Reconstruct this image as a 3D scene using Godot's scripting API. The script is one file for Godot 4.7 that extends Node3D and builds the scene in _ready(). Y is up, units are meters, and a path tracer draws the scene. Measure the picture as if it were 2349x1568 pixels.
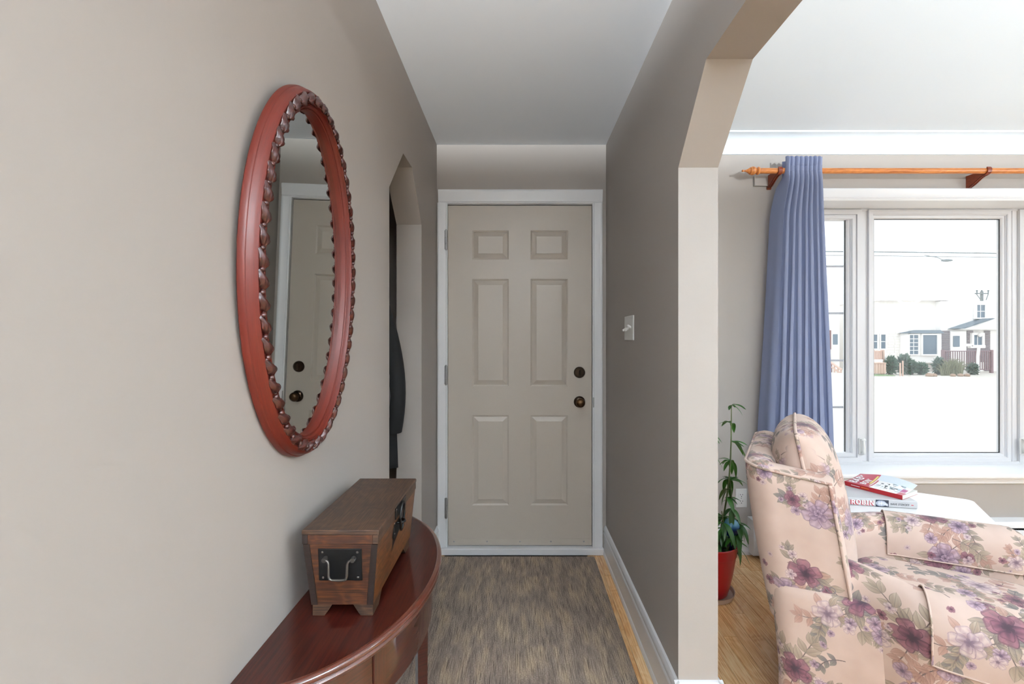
extends Node3D

const F := 1050.0          # focal length in pixels of the 2349 x 1568 frame
const CX := 1188.0         # principal point
const CY := 774.0
const EYE := 1.285         # height of the lens above the floor
const ZD := F / 385.0      # depth of the front walls (door wall and window wall)
const XL := -0.483         # left hall wall
const XR := 0.525          # right hall wall
const TW := 0.130          # thickness of the partition
const ZP := F / 701.0      # end of the partition, where the arch begins
const HC := EYE + 1.148    # hall ceiling
const LC := EYE + 1.175    # living room ceiling
const ARCH := EYE + 0.776
const ZW := 2.927          # plane of the window panes
const XLR := 4.6           # right wall of the living room
const ZB := -2.6           # rear walls, behind the camera

# ------------------------------------------------------------------ mesh building
class MB:
	var v := PackedVector3Array()
	var n := PackedVector3Array()
	var t := PackedVector2Array()
	var ix := PackedInt32Array()
	var xf := Transform3D()
	var uvo := Vector2.ZERO

	func put(p: Vector3, nn: Vector3, uv := Vector2.ZERO) -> int:
		v.append(xf * p)
		n.append((xf.basis * nn).normalized())
		t.append(uv + uvo)
		return v.size() - 1

	func tri(a: int, b: int, c: int) -> void:
		var s := n[a] + n[b] + n[c]
		if (v[b] - v[a]).cross(v[c] - v[a]).dot(s) > 0.0:
			ix.append(a); ix.append(c); ix.append(b)
		else:
			ix.append(a); ix.append(b); ix.append(c)

	# counter-clockwise seen from outside; u runs along a-b, v along a-d
	func quad(a: Vector3, b: Vector3, c: Vector3, d: Vector3, swap := false) -> void:
		var nn := (b - a).cross(c - a)
		if nn.length() < 1e-12:
			nn = (c - a).cross(d - a)
		nn = nn.normalized()
		var e1 := (b - a).normalized()
		var e2 := nn.cross(e1)
		var k := []
		for p in [a, b, c, d]:
			var q := Vector2((p - a).dot(e1), (p - a).dot(e2))
			if swap:
				q = Vector2(q.y, q.x)
			k.append(put(p, nn, q))
		tri(k[0], k[1], k[2])
		tri(k[0], k[2], k[3])

	func face(a: Vector3, b: Vector3, c: Vector3) -> void:
		var nn := (b - a).cross(c - a).normalized()
		tri(put(a, nn), put(b, nn), put(c, nn))

	# box with chamfered edges; u of every long face runs along the longest side
	func cbox(c: Vector3, s: Vector3, b := 0.002) -> void:
		var h := s / 2.0
		b = minf(b, minf(h.x, minf(h.y, h.z)) * 0.9)
		var la := 0 if s.x >= s.y and s.x >= s.z else (1 if s.y >= s.z else 2)
		for ax in 3:
			var p := (ax + 1) % 3
			var q := (ax + 2) % 3
			for sg in [-1.0, 1.0]:
				var nn := Vector3.ZERO
				nn[ax] = sg
				var k := []
				for w in [[-1, -1], [1, -1], [1, 1], [-1, 1]]:
					var o := Vector3.ZERO
					o[ax] = sg * h[ax]
					o[p] = w[0] * (h[p] - b)
					o[q] = w[1] * (h[q] - b)
					var uv := Vector2(o[p], o[q]) if q != la else Vector2(o[q], o[p])
					k.append(put(c + o, nn, uv))
				tri(k[0], k[1], k[2])
				tri(k[0], k[2], k[3])
		if b <= 0.0:
			return
		for ax in 3:          # edges along ax
			var p := (ax + 1) % 3
			var q := (ax + 2) % 3
			for sp in [-1.0, 1.0]:
				for sq in [-1.0, 1.0]:
					var nn := Vector3.ZERO
					nn[p] = sp
					nn[q] = sq
					var k := []
					for e in [[-1, 0], [1, 0], [1, 1], [-1, 1]]:
						var o := Vector3.ZERO
						o[ax] = e[0] * (h[ax] - b)
						o[p] = sp * (h[p] - (0.0 if e[1] == 0 else b))
						o[q] = sq * (h[q] - (b if e[1] == 0 else 0.0))
						k.append(put(c + o, nn, Vector2(o[ax], e[1] * b)))
					tri(k[0], k[1], k[2])
					tri(k[0], k[2], k[3])
		for sx in [-1.0, 1.0]:
			for sy in [-1.0, 1.0]:
				for sz in [-1.0, 1.0]:
					var nn := Vector3(sx, sy, sz)
					var a := put(c + Vector3(sx * h.x, sy * (h.y - b), sz * (h.z - b)), nn)
					var d := put(c + Vector3(sx * (h.x - b), sy * h.y, sz * (h.z - b)), nn)
					var e := put(c + Vector3(sx * (h.x - b), sy * (h.y - b), sz * h.z), nn)
					tri(a, d, e)

	# box between two corners
	func span(x0: float, x1: float, y0: float, y1: float, z0: float, z1: float, b := 0.0015) -> void:
		cbox(Vector3(x0 + x1, y0 + y1, z0 + z1) / 2.0, Vector3(absf(x1 - x0), absf(y1 - y0), absf(z1 - z0)), b)

	# frustum: a rectangle at y0 and one at y1 (given as x0, x1, z0, z1)
	func frus(lo: Array, y0: float, hi: Array, y1: float) -> void:
		var a := [Vector3(lo[0], y0, lo[3]), Vector3(lo[1], y0, lo[3]), Vector3(lo[1], y0, lo[2]), Vector3(lo[0], y0, lo[2])]
		var b := [Vector3(hi[0], y1, hi[3]), Vector3(hi[1], y1, hi[3]), Vector3(hi[1], y1, hi[2]), Vector3(hi[0], y1, hi[2])]
		for i in 4:
			var j := (i + 1) % 4
			quad(a[i], a[j], b[j], b[i])
		quad(b[0], b[1], b[2], b[3])
		quad(a[3], a[2], a[1], a[0])

	# polygon in the xy plane, pushed from z0 to z1
	func prism(poly: PackedVector2Array, z0_: float, z1_: float) -> void:
		var z0 := minf(z0_, z1_)
		var z1 := maxf(z0_, z1_)
		var tr := Geometry2D.triangulate_polygon(poly)
		for side in 2:
			var nn := Vector3(0, 0, 1) if side == 1 else Vector3(0, 0, -1)
			var k := []
			for p in poly:
				k.append(put(Vector3(p.x, p.y, z1 if side == 1 else z0), nn, p))
			for i in range(0, tr.size(), 3):
				tri(k[tr[i]], k[tr[i + 1]], k[tr[i + 2]])
		var area := 0.0
		for i in poly.size():
			area += poly[i].cross(poly[(i + 1) % poly.size()])
		var run := 0.0
		for i in poly.size():
			var p := poly[i]
			var q := poly[(i + 1) % poly.size()]
			var d := (q - p).normalized()
			var nn := Vector3(d.y, -d.x, 0) * signf(area)
			var l := p.distance_to(q)
			var a := put(Vector3(p.x, p.y, z0), nn, Vector2(run, 0))
			var b := put(Vector3(q.x, q.y, z0), nn, Vector2(run + l, 0))
			var c := put(Vector3(q.x, q.y, z1), nn, Vector2(run + l, absf(z1 - z0)))
			var e := put(Vector3(p.x, p.y, z1), nn, Vector2(run, absf(z1 - z0)))
			run += l
			tri(a, b, c)
			tri(a, c, e)

	# a profile (x, y) carried along frames; sharp where it turns more than 35 degrees
	func sweep(prof: PackedVector2Array, frames: Array, closed_prof := false, sgn := 1.0, closed_path := false, nb = null) -> void:
		var m := prof.size()
		var segs := m if closed_prof else m - 1
		var sn := []
		for i in segs:
			var d: Vector2 = (prof[(i + 1) % m] - prof[i]).normalized()
			sn.append(Vector2(d.y, -d.x) * sgn)
		var lens := [0.0]
		for i in range(1, frames.size() + (1 if closed_path else 0)):
			lens.append(lens[-1] + frames[i % frames.size()].origin.distance_to(frames[i - 1].origin))
		var arc := 0.0
		for i in segs:
			var na: Vector2 = sn[i]
			var nc: Vector2 = sn[i]
			var pi_ := i - 1 if i > 0 else (segs - 1 if closed_prof else -1)
			var ni := i + 1 if i + 1 < segs else (0 if closed_prof else -1)
			if pi_ >= 0 and sn[pi_].dot(sn[i]) > 0.82:
				na = (sn[pi_] + sn[i]).normalized()
			if ni >= 0 and sn[ni].dot(sn[i]) > 0.82:
				nc = (sn[ni] + sn[i]).normalized()
			var p: Vector2 = prof[i]
			var q: Vector2 = prof[(i + 1) % m]
			var l := p.distance_to(q)
			var last := [-1, -1]
			for j in lens.size():
				var f: Transform3D = frames[j % frames.size()]
				var bb: Basis = f.basis if nb == null else nb
				var a := put(f * Vector3(p.x, p.y, 0), bb.x * na.x + bb.y * na.y, Vector2(lens[j], arc))
				var b := put(f * Vector3(q.x, q.y, 0), bb.x * nc.x + bb.y * nc.y, Vector2(lens[j], arc + l))
				if j > 0:
					tri(last[0], last[1], b)
					tri(last[0], b, a)
				last = [a, b]
			arc += l

	func cap(prof: PackedVector2Array, f: Transform3D, nn: Vector3) -> void:
		var tr := Geometry2D.triangulate_polygon(prof)
		var k := []
		for p in prof:
			k.append(put(f * Vector3(p.x, p.y, 0), nn, p))
		for i in range(0, tr.size(), 3):
			tri(k[tr[i]], k[tr[i + 1]], k[tr[i + 2]])

	# straight moulding from a to b: profile x goes along ox, y along oy; both ends closed
	func mould(prof: PackedVector2Array, a: Vector3, b: Vector3, ox: Vector3, oy: Vector3) -> void:
		var bs := Basis(ox, oy, (b - a).normalized())
		var area := 0.0
		for i in prof.size():
			area += prof[i].cross(prof[(i + 1) % prof.size()])
		sweep(prof, [Transform3D(bs, a), Transform3D(bs, b)], true, signf(area))
		cap(prof, Transform3D(bs, a), (a - b).normalized())
		cap(prof, Transform3D(bs, b), (b - a).normalized())

	# mitred frame round the rectangle x0..x1, y0..y1 in a plane z, facing +z; profile x outward, y towards +z
	func rect_frame(x0: float, x1: float, y0: float, y1: float, z: float, prof: PackedVector2Array, sides := 15) -> void:
		var c := [Vector3(x0, y0, z), Vector3(x1, y0, z), Vector3(x1, y1, z), Vector3(x0, y1, z)]
		var o := [Vector3(-1, -1, 0), Vector3(1, -1, 0), Vector3(1, 1, 0), Vector3(-1, 1, 0)]
		var out := [Vector3(0, -1, 0), Vector3(1, 0, 0), Vector3(0, 1, 0), Vector3(-1, 0, 0)]
		var area := 0.0
		for i in prof.size():
			area += prof[i].cross(prof[(i + 1) % prof.size()])
		for i in 4:
			if not (sides & (1 << i)):
				continue
			var j := (i + 1) % 4
			var oi: Vector3 = o[i]
			var oj: Vector3 = o[j]
			if not (sides & (1 << ((i + 3) % 4))):
				oi = out[i]
			if not (sides & (1 << j)):
				oj = out[i]
			var zz := Vector3(0, 0, 1)
			var nb := Basis(out[i], zz, Vector3(1, 0, 0))
			sweep(prof, [Transform3D(Basis(oi, zz, Vector3(1, 0, 0)), c[i]), Transform3D(Basis(oj, zz, Vector3(1, 0, 0)), c[j])], true, signf(area), false, nb)

	# surface of revolution round the local y axis; profile (r, y)
	func lathe(prof: PackedVector2Array, seg := 24, sgn := 1.0) -> void:
		var fr := []
		for i in seg:
			var a := TAU * i / seg
			fr.append(Transform3D(Basis(Vector3(cos(a), 0, sin(a)), Vector3.UP, Vector3(-sin(a), 0, cos(a))), Vector3.ZERO))
		sweep(prof, fr, false, sgn, true)

	func tube(path: Array, r, seg := 8, caps := true) -> void:
		var rows := []
		var m := path.size()
		var up := Vector3.UP
		var d0: Vector3 = (path[1] - path[0]).normalized()
		if absf(d0.y) > 0.9:
			up = Vector3.RIGHT
		var x := d0.cross(up).normalized()
		for i in m:
			var d: Vector3 = (path[mini(i + 1, m - 1)] - path[maxi(i - 1, 0)]).normalized()
			x = (x - d * x.dot(d)).normalized()
			var y := d.cross(x)
			var row := PackedVector3Array()
			var rr: float = r[i] if r is Array else r
			for k in seg:
				var a := TAU * k / seg
				row.append(path[i] + (x * cos(a) + y * sin(a)) * rr)
			rows.append(row)
		grid(rows, false, true, 0.0, path)
		if caps:
			for e in [0, m - 1]:
				var dd: Vector3 = (path[0] - path[1]).normalized() if e == 0 else (path[m - 1] - path[m - 2]).normalized()
				var ce := put(path[e], dd)
				var first := v.size()
				for p in rows[e]:
					put(p, dd)
				for k in seg:
					tri(ce, first + k, first + (k + 1) % seg)

	# a net of points; cu / cv close it along rows / along a row. sgn 0: outward from `core` (row centres) or from the middle
	func grid(rows: Array, cu := false, cv := false, sgn := 0.0, core = null, uvs = null) -> void:
		var nr := rows.size()
		var nc: int = rows[0].size()
		var mid := Vector3.ZERO
		for r in rows:
			for p in r:
				mid += p
		mid /= nr * nc
		var er := nr + (1 if cu else 0)
		var ec := nc + (1 if cv else 0)
		var nn := []
		var flip := 0.0
		for i in nr:
			var line := PackedVector3Array()
			for j in nc:
				var i0 := (i - 1 + nr) % nr if cu else maxi(i - 1, 0)
				var i1 := (i + 1) % nr if cu else mini(i + 1, nr - 1)
				var j0 := (j - 1 + nc) % nc if cv else maxi(j - 1, 0)
				var j1 := (j + 1) % nc if cv else mini(j + 1, nc - 1)
				var q: Vector3 = (rows[i1][j] - rows[i0][j]).cross(rows[i][j1] - rows[i][j0])
				if q.length() < 1e-14:
					q = rows[i][j] - mid
					line.append(q.normalized() * 1e-3)
					continue
				q = q.normalized()
				var c: Vector3 = core[i] if core != null else mid
				flip += q.dot(rows[i][j] - c)
				line.append(q)
			nn.append(line)
		var s := sgn if sgn != 0.0 else (1.0 if flip >= 0.0 else -1.0)
		var first := v.size()
		var lu := 0.0
		for i in er:
			if i > 0:
				lu += rows[i % nr][0].distance_to(rows[i - 1][0]) if uvs == null else 0.0
			var lv := 0.0
			for j in ec:
				var p: Vector3 = rows[i % nr][j % nc]
				if j > 0:
					lv += p.distance_to(rows[i % nr][j - 1])
				var q: Vector3 = nn[i % nr][j % nc]
				if q.length() > 0.5:
					q *= s
				put(p, q, Vector2(lu, lv) if uvs == null else uvs[i % nr][j % nc])
		for i in er - 1:
			for j in ec - 1:
				var a := first + i * ec + j
				if v[a].distance_squared_to(v[a + 1]) > 1e-16:
					tri(a, a + 1, a + ec + 1)
				if v[a + ec].distance_squared_to(v[a + ec + 1]) > 1e-16:
					tri(a, a + ec + 1, a + ec)

	# fan over a closed row
	func fan(row, nn: Vector3, uvs = null) -> void:
		var c := Vector3.ZERO
		for p in row:
			c += p
		c /= row.size()
		var k := put(c, nn, Vector2.ZERO if uvs == null else (Vector2(c.x, c.z) if absf(nn.y) > 0.5 else Vector2(c.x, c.y)))
		var first := v.size()
		for p in row:
			put(p, nn, Vector2(p.distance_to(c), 0.0) if uvs == null else (Vector2(p.x, p.z) if absf(nn.y) > 0.5 else Vector2(p.x, p.y)))
		for i in row.size():
			tri(k, first + i, first + (i + 1) % row.size())

	func ball(c: Vector3, r: Vector3, rings := 10, seg := 14) -> void:
		var first := v.size()
		for i in rings + 1:
			var a := PI * i / rings
			for j in seg + 1:
				var b := TAU * j / seg
				var d := Vector3(sin(a) * cos(b), cos(a), sin(a) * sin(b))
				put(c + d * r, Vector3(d.x / r.x, d.y / r.y, d.z / r.z).normalized(), Vector2(b, a))
		for i in rings:
			for j in seg:
				var a := first + i * (seg + 1) + j
				tri(a, a + 1, a + seg + 2)
				tri(a, a + seg + 2, a + seg + 1)

	func mesh() -> ArrayMesh:
		var arr := []
		arr.resize(Mesh.ARRAY_MAX)
		arr[Mesh.ARRAY_VERTEX] = v
		arr[Mesh.ARRAY_NORMAL] = n
		arr[Mesh.ARRAY_TEX_UV] = t
		arr[Mesh.ARRAY_INDEX] = ix
		var am := ArrayMesh.new()
		am.add_surface_from_arrays(Mesh.PRIMITIVE_TRIANGLES, arr)
		return am

# ------------------------------------------------------------------ nodes
var taken := {}
var M := {}
var rng := RandomNumberGenerator.new()

func numbered(called: String) -> String:
	if not taken.has(called):
		taken[called] = 0
		return called
	taken[called] += 1
	return "%s_%03d" % [called, taken[called]]

func thing(called: String, label: String, category: String, at := Vector3.ZERO, turn := 0.0, group := "") -> Node3D:
	var o := Node3D.new()
	o.name = numbered(called)
	add_child(o)
	o.position = at
	o.rotation.y = turn
	tag(o, label, category, group)
	return o

func tag(o: Node, label: String, category: String, group := "") -> void:
	o.set_meta("label", label)
	o.set_meta("category", category)
	if group:
		o.set_meta("group", group)

func part(called: String, mb, mat: Material, parent: Node) -> MeshInstance3D:
	var o := MeshInstance3D.new()
	o.name = called
	o.mesh = mb if mb is Mesh else mb.mesh()
	o.material_override = mat
	parent.add_child(o, true)
	return o

func struct(called: String, mb, mat: Material, label := "", category := "") -> MeshInstance3D:
	var o := MeshInstance3D.new()
	o.name = called
	o.mesh = mb if mb is Mesh else mb.mesh()
	o.material_override = mat
	add_child(o, true)
	o.set_meta("kind", "structure")
	if label:
		o.set_meta("label", label)
		o.set_meta("category", category)
	return o

func single(called: String, mb, mat: Material, label: String, category: String, group := "") -> MeshInstance3D:
	var o := MeshInstance3D.new()
	o.name = numbered(called)
	o.mesh = mb if mb is Mesh else mb.mesh()
	o.material_override = mat
	add_child(o, true)
	tag(o, label, category, group)
	return o

# a pixel of the photograph at a depth, as a point of the room
func at(px: float, py: float, z: float) -> Vector3:
	return Vector3((px - CX) / F * z, EYE - (py - CY) / F * z, -z)

func xz(at_: Vector3, turn := 0.0) -> Transform3D:
	return Transform3D(Basis(Vector3.UP, turn), at_)

# maps local (x, y, z) so that x runs along -z of the room (depth), y up, z along +x
func depthwise(x: float) -> Transform3D:
	return Transform3D(Basis(Vector3(0, 0, -1), Vector3.UP, Vector3(1, 0, 0)), Vector3(x, 0, 0))

func pv(a: Array) -> PackedVector2Array:
	var p := PackedVector2Array()
	for i in range(0, a.size(), 2):
		p.append(Vector2(a[i], a[i + 1]))
	return p

# ------------------------------------------------------------------ materials
func mat(called: String, c: Color, rough := 0.6, metal := 0.0) -> StandardMaterial3D:
	var m := StandardMaterial3D.new()
	m.resource_name = called
	m.albedo_color = c
	m.roughness = rough
	m.metallic = metal
	m.cull_mode = BaseMaterial3D.CULL_DISABLED
	M[called] = m
	return m

func textured(called: String, tex: Texture2D, scale: Vector3, rough := 0.6, tint := Color.WHITE) -> StandardMaterial3D:
	var m := mat(called, tint, rough)
	m.albedo_texture = tex
	m.uv1_scale = scale
	return m

func bumped(m: StandardMaterial3D, tex: Texture2D, cm: float) -> void:
	m.heightmap_enabled = true
	m.heightmap_texture = tex
	m.heightmap_scale = cm

func triplanar(m: StandardMaterial3D, scale: Vector3, world := false) -> void:
	m.uv1_triplanar = true
	m.uv1_world_triplanar = world
	m.uv1_scale = scale
	m.uv1_triplanar_sharpness = 8.0

func noise_bytes(w: int, h: int, freq: float, sd: int, oct := 3) -> PackedByteArray:
	var f := FastNoiseLite.new()
	f.seed = sd
	f.noise_type = FastNoiseLite.TYPE_SIMPLEX_SMOOTH
	f.frequency = freq
	f.fractal_octaves = oct
	var im := f.get_seamless_image(w, h)
	im.convert(Image.FORMAT_L8)
	return im.get_data()

func rgb_tex(w: int, h: int, d: PackedByteArray) -> ImageTexture:
	return ImageTexture.create_from_image(Image.create_from_data(w, h, false, Image.FORMAT_RGB8, d))

func grey_tex(w: int, h: int, d: PackedByteArray) -> ImageTexture:
	return ImageTexture.create_from_image(Image.create_from_data(w, h, false, Image.FORMAT_L8, d))

# wood grain, running along u: three tones, `rings` figure lines across v
func wood(w: int, h: int, dark: Color, mid: Color, light: Color, rings: float, sd: int, strong := 1.0) -> ImageTexture:
	var a := noise_bytes(w, h, 3.0 / w, sd, 3)
	var b := noise_bytes(w / 4, h, 20.0 / w, sd + 1, 4)
	var d := PackedByteArray()
	d.resize(w * h * 3)
	for y in h:
		for x in w:
			var k := y * w + x
			var warp := a[k] / 255.0
			var g1 := b[((y * 6) % h) * (w / 4) + x / 4] / 255.0
			var g2 := b[((y * 17) % h) * (w / 4) + x / 4] / 255.0
			var r := 0.5 + 0.5 * sin((float(y) / h * rings + warp * 5.0) * TAU)
			r = pow(r, 1.6)
			var s := clampf((g1 - 0.5) * 1.3 + (g2 - 0.5) * 0.9 + (r - 0.45) * 0.45 * strong + 0.5, 0.0, 1.0)
			var c := dark.lerp(mid, s * 2.0) if s < 0.5 else mid.lerp(light, s * 2.0 - 1.0)
			d[k * 3] = int(c.r * 255.0)
			d[k * 3 + 1] = int(c.g * 255.0)
			d[k * 3 + 2] = int(c.b * 255.0)
	return rgb_tex(w, h, d)

func carpet_textures() -> Array:
	var w := 1024
	var d := PackedByteArray()
	d.resize(w * w * 3)
	var hgt := PackedByteArray()
	hgt.resize(w * w)
	var st := noise_bytes(w, w / 32, 150.0 / w, 41, 3)
	var fi := noise_bytes(w, w, 90.0 / w, 42, 2)
	var lo := noise_bytes(w, w / 4, 9.0 / w, 43, 2)
	for y in w:                              # v runs along the hall
		for x in w:
			var k := y * w + x
			var col := x / 16
			var ph := float(y + (x if col % 2 == 0 else -x)) / 8.0 + (hash(col) % 7) * 0.13
			var yarn := 0.5 + 0.5 * sin(ph * TAU)
			var fuzz := fi[k] / 255.0
			var y0 := y / 32
			var streak := lerpf(st[y0 * w + x], st[((y0 + 1) % (w / 32)) * w + x], (y % 32) / 32.0) / 255.0
			var broad := lo[(y / 4) * w + x] / 255.0
			var s := 0.42 + (yarn - 0.5) * 0.36 + (fuzz - 0.5) * 0.5 + (broad - 0.5) * 0.25
			if streak < 0.40:
				s -= (0.40 - streak) * 2.2
			if streak > 0.66:
				s += (streak - 0.66) * 0.9
			s = clampf(s, 0.0, 1.0)
			var warm := clampf((broad - 0.4) * 2.0, 0.0, 1.0)
			var c := Color(0.34, 0.275, 0.22).lerp(Color(0.95, 0.85, 0.72), s)
			c = c.lerp(Color(c.r * 0.93, c.g * 0.95, c.b * 1.02), 1.0 - warm)
			d[k * 3] = int(clampf(c.r, 0, 1) * 255.0)
			d[k * 3 + 1] = int(clampf(c.g, 0, 1) * 255.0)
			d[k * 3 + 2] = int(clampf(c.b, 0, 1) * 255.0)
			hgt[k] = int(clampf(0.5 * yarn + 0.5 * fuzz, 0, 1) * 255.0)
	return [rgb_tex(w, w, d), grey_tex(w, w, hgt)]

# ------------------------------------------------------------------ printed floral cloth
const FT := 1024
var cloth := PackedFloat32Array()

func dab(x: int, y: int, c: Color, a: float) -> void:
	var k := (posmod(y, FT) * FT + posmod(x, FT)) * 3
	cloth[k] += (c.r - cloth[k]) * a
	cloth[k + 1] += (c.g - cloth[k + 1]) * a
	cloth[k + 2] += (c.b - cloth[k + 2]) * a

# a petal or a leaf: from (x, y) in direction `dir`, tones from root to tip, dark thin outline
func petal(x: float, y: float, dir: float, l: float, w: float, root: Color, tip: Color, edge: Color, a: float, pointed: bool, vein := false) -> void:
	var ux := cos(dir)
	var uy := sin(dir)
	var lim := int(maxf(l, w)) + 2
	for j in range(-lim, lim + 1):
		for i in range(-lim, lim + 1):
			var s := (i * ux + j * uy) / l
			if s < 0.0 or s > 1.0:
				continue
			var q := (-i * uy + j * ux) / w
			var shape := sin(PI * pow(s, 0.85)) if pointed else sqrt(maxf(0.0, 1.0 - pow(absf(s * 2.0 - 1.05) / 1.05, 2.6))) * (0.55 + 0.45 * s) + 0.05 * sin(s * 9.0 + dir * 3.0) * s
			var e := absf(q) / maxf(shape, 0.02)
			if e > 1.0:
				continue
			var wob := 0.5 + 0.5 * sin(q * 7.0 + s * 4.0 + dir * 5.0)
			var c := root.lerp(tip, clampf(s * 1.15 - 0.1 + (wob - 0.5) * 0.5, 0, 1))
			var aa := a * (0.82 + 0.18 * wob)
			if e > 0.88:
				c = c.lerp(edge, 0.8)
				aa *= clampf((1.0 - e) / 0.05, 0.3, 1.0)
			elif not pointed and s > 0.90:
				c = c.lerp(edge, 0.35)
			if vein and absf(q) < 0.06:
				c = c.lerp(edge, 0.5)
			dab(int(x) + i, int(y) + j, c, aa)

func stroke(pts: Array, w: float, c: Color, a: float) -> void:
	for k in pts.size() - 1:
		var p: Vector2 = pts[k]
		var q: Vector2 = pts[k + 1]
		var m := int(p.distance_to(q)) + 1
		for i in m:
			var o := p.lerp(q, float(i) / m)
			var r := int(ceil(w))
			for y in range(-r, r + 1):
				for x in range(-r, r + 1):
					if x * x + y * y <= w * w:
						dab(int(o.x) + x, int(o.y) + y, c, a)

func bloom(x: float, y: float, r: float, kind: int) -> void:
	var plum := [Color(0.33, 0.18, 0.24), Color(0.54, 0.36, 0.40), Color(0.20, 0.11, 0.16)]
	var mauve := [Color(0.44, 0.35, 0.42), Color(0.74, 0.65, 0.70), Color(0.33, 0.26, 0.33)]
	var pale := [Color(0.64, 0.55, 0.58), Color(0.86, 0.79, 0.77), Color(0.46, 0.38, 0.43)]
	var p: Array = [plum, mauve, pale][kind]
	var m := 5 + (kind + int(x)) % 2
	var turn := rng.randf() * TAU
	for i in m:
		petal(x, y, turn + TAU * i / m + rng.randf_range(-0.2, 0.2), r * rng.randf_range(0.85, 1.1), r * 0.48, p[0], p[1], p[2], 0.88, false)
	if r > 34.0:
		for i in 4:
			petal(x, y, turn + 0.6 + TAU * i / 4 + rng.randf_range(-0.3, 0.3), r * 0.62, r * 0.34, p[2], p[1].lerp(p[0], 0.3), p[2], 0.9, false)
	for i in 5:
		petal(x, y, turn + TAU * i / 5, r * 0.24, r * 0.11, p[2].darkened(0.25), p[2], p[2], 0.9, false)

func leaf(x: float, y: float, dir: float, l: float, kind: int) -> void:
	var tones: Array = [
		[Color(0.40, 0.36, 0.33), Color(0.63, 0.58, 0.51), Color(0.29, 0.26, 0.25)],
		[Color(0.52, 0.47, 0.41), Color(0.70, 0.65, 0.57), Color(0.34, 0.30, 0.28)],
		[Color(0.60, 0.46, 0.41), Color(0.74, 0.61, 0.55), Color(0.44, 0.33, 0.30)],
		[Color(0.33, 0.32, 0.32), Color(0.50, 0.48, 0.44), Color(0.24, 0.22, 0.24)]][kind]
	petal(x, y, dir, l, l * 0.27, tones[0], tones[1], tones[2], 0.9, true, true)

func spray(x: float, y: float, dir: float, l: float, kind: int) -> void:
	var pts := []
	var bend := rng.randf_range(-1.1, 1.1)
	var p := Vector2(x, y)
	var m := 10
	for i in m + 1:
		pts.append(p)
		p += Vector2.from_angle(dir + bend * i / m) * l / m
	stroke(pts, 1.6, Color(0.36, 0.31, 0.29), 0.85)
	for i in range(3, m + 1, 3):
		var d := dir + bend * i / m
		for s in [-1.0, 1.0]:
			leaf(pts[i].x, pts[i].y, d + s * rng.randf_range(0.55, 0.95), l * rng.randf_range(0.32, 0.46), kind)
	leaf(pts[m].x, pts[m].y, dir + bend, l * 0.3, kind)

func floral() -> ImageTexture:
	cloth.resize(FT * FT * 3)
	var base := Color(0.80, 0.715, 0.665)
	var mott := noise_bytes(FT, FT, 6.0 / FT, 71, 3)
	for k in FT * FT:
		var s := (mott[k] / 255.0 - 0.5) * 0.06
		cloth[k * 3] = base.r + s
		cloth[k * 3 + 1] = base.g + s * 1.1
		cloth[k * 3 + 2] = base.b + s * 1.2
	rng.seed = 12
	var spots := [[150, 160, 66, 0], [235, 250, 58, 1], [120, 300, 44, 1], [640, 120, 76, 1], [560, 220, 40, 0], [760, 230, 46, 2],
		[880, 520, 72, 0], [770, 610, 60, 2], [960, 640, 42, 1], [330, 610, 78, 2], [430, 700, 52, 0], [250, 740, 40, 1],
		[620, 900, 70, 0], [720, 960, 48, 1], [520, 960, 44, 2], [60, 900, 62, 1], [150, 850, 36, 0], [930, 90, 40, 2]]
	for s in spots:
		for i in 4:
			spray(s[0], s[1], rng.randf() * TAU, s[2] * rng.randf_range(1.5, 2.4), rng.randi() % 4)
	for i in 22:
		spray(rng.randf() * FT, rng.randf() * FT, rng.randf() * TAU, rng.randf_range(80, 140), rng.randi() % 4)
	for s in spots:
		for i in 4:
			var a := rng.randf() * TAU
			leaf(s[0] + cos(a) * s[2] * 0.6, s[1] + sin(a) * s[2] * 0.6, a, s[2] * 0.9, rng.randi() % 3)
		bloom(s[0], s[1], s[2], s[3])
		for i in 3:
			var a := rng.randf() * TAU
			bloom(s[0] + cos(a) * s[2] * 1.35, s[1] + sin(a) * s[2] * 1.35, s[2] * rng.randf_range(0.25, 0.42), rng.randi() % 3)
	for i in 22:
		bloom(rng.randf() * FT, rng.randf() * FT, rng.randf_range(12, 22), rng.randi() % 3)
	for i in 8:                              # tendrils
		var c := Vector2(rng.randf() * FT, rng.randf() * FT)
		var pts := []
		for k in 22:
			pts.append(c + Vector2.from_angle(k * 0.33) * (20.0 - k * 0.7))
		stroke(pts, 1.5, Color(0.42, 0.40, 0.42), 0.8)
	var d := PackedByteArray()
	d.resize(FT * FT * 3)
	for k in FT * FT * 3:
		d[k] = int(clampf(cloth[k], 0.0, 1.0) * 255.0)
	cloth.clear()
	return rgb_tex(FT, FT, d)

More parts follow.
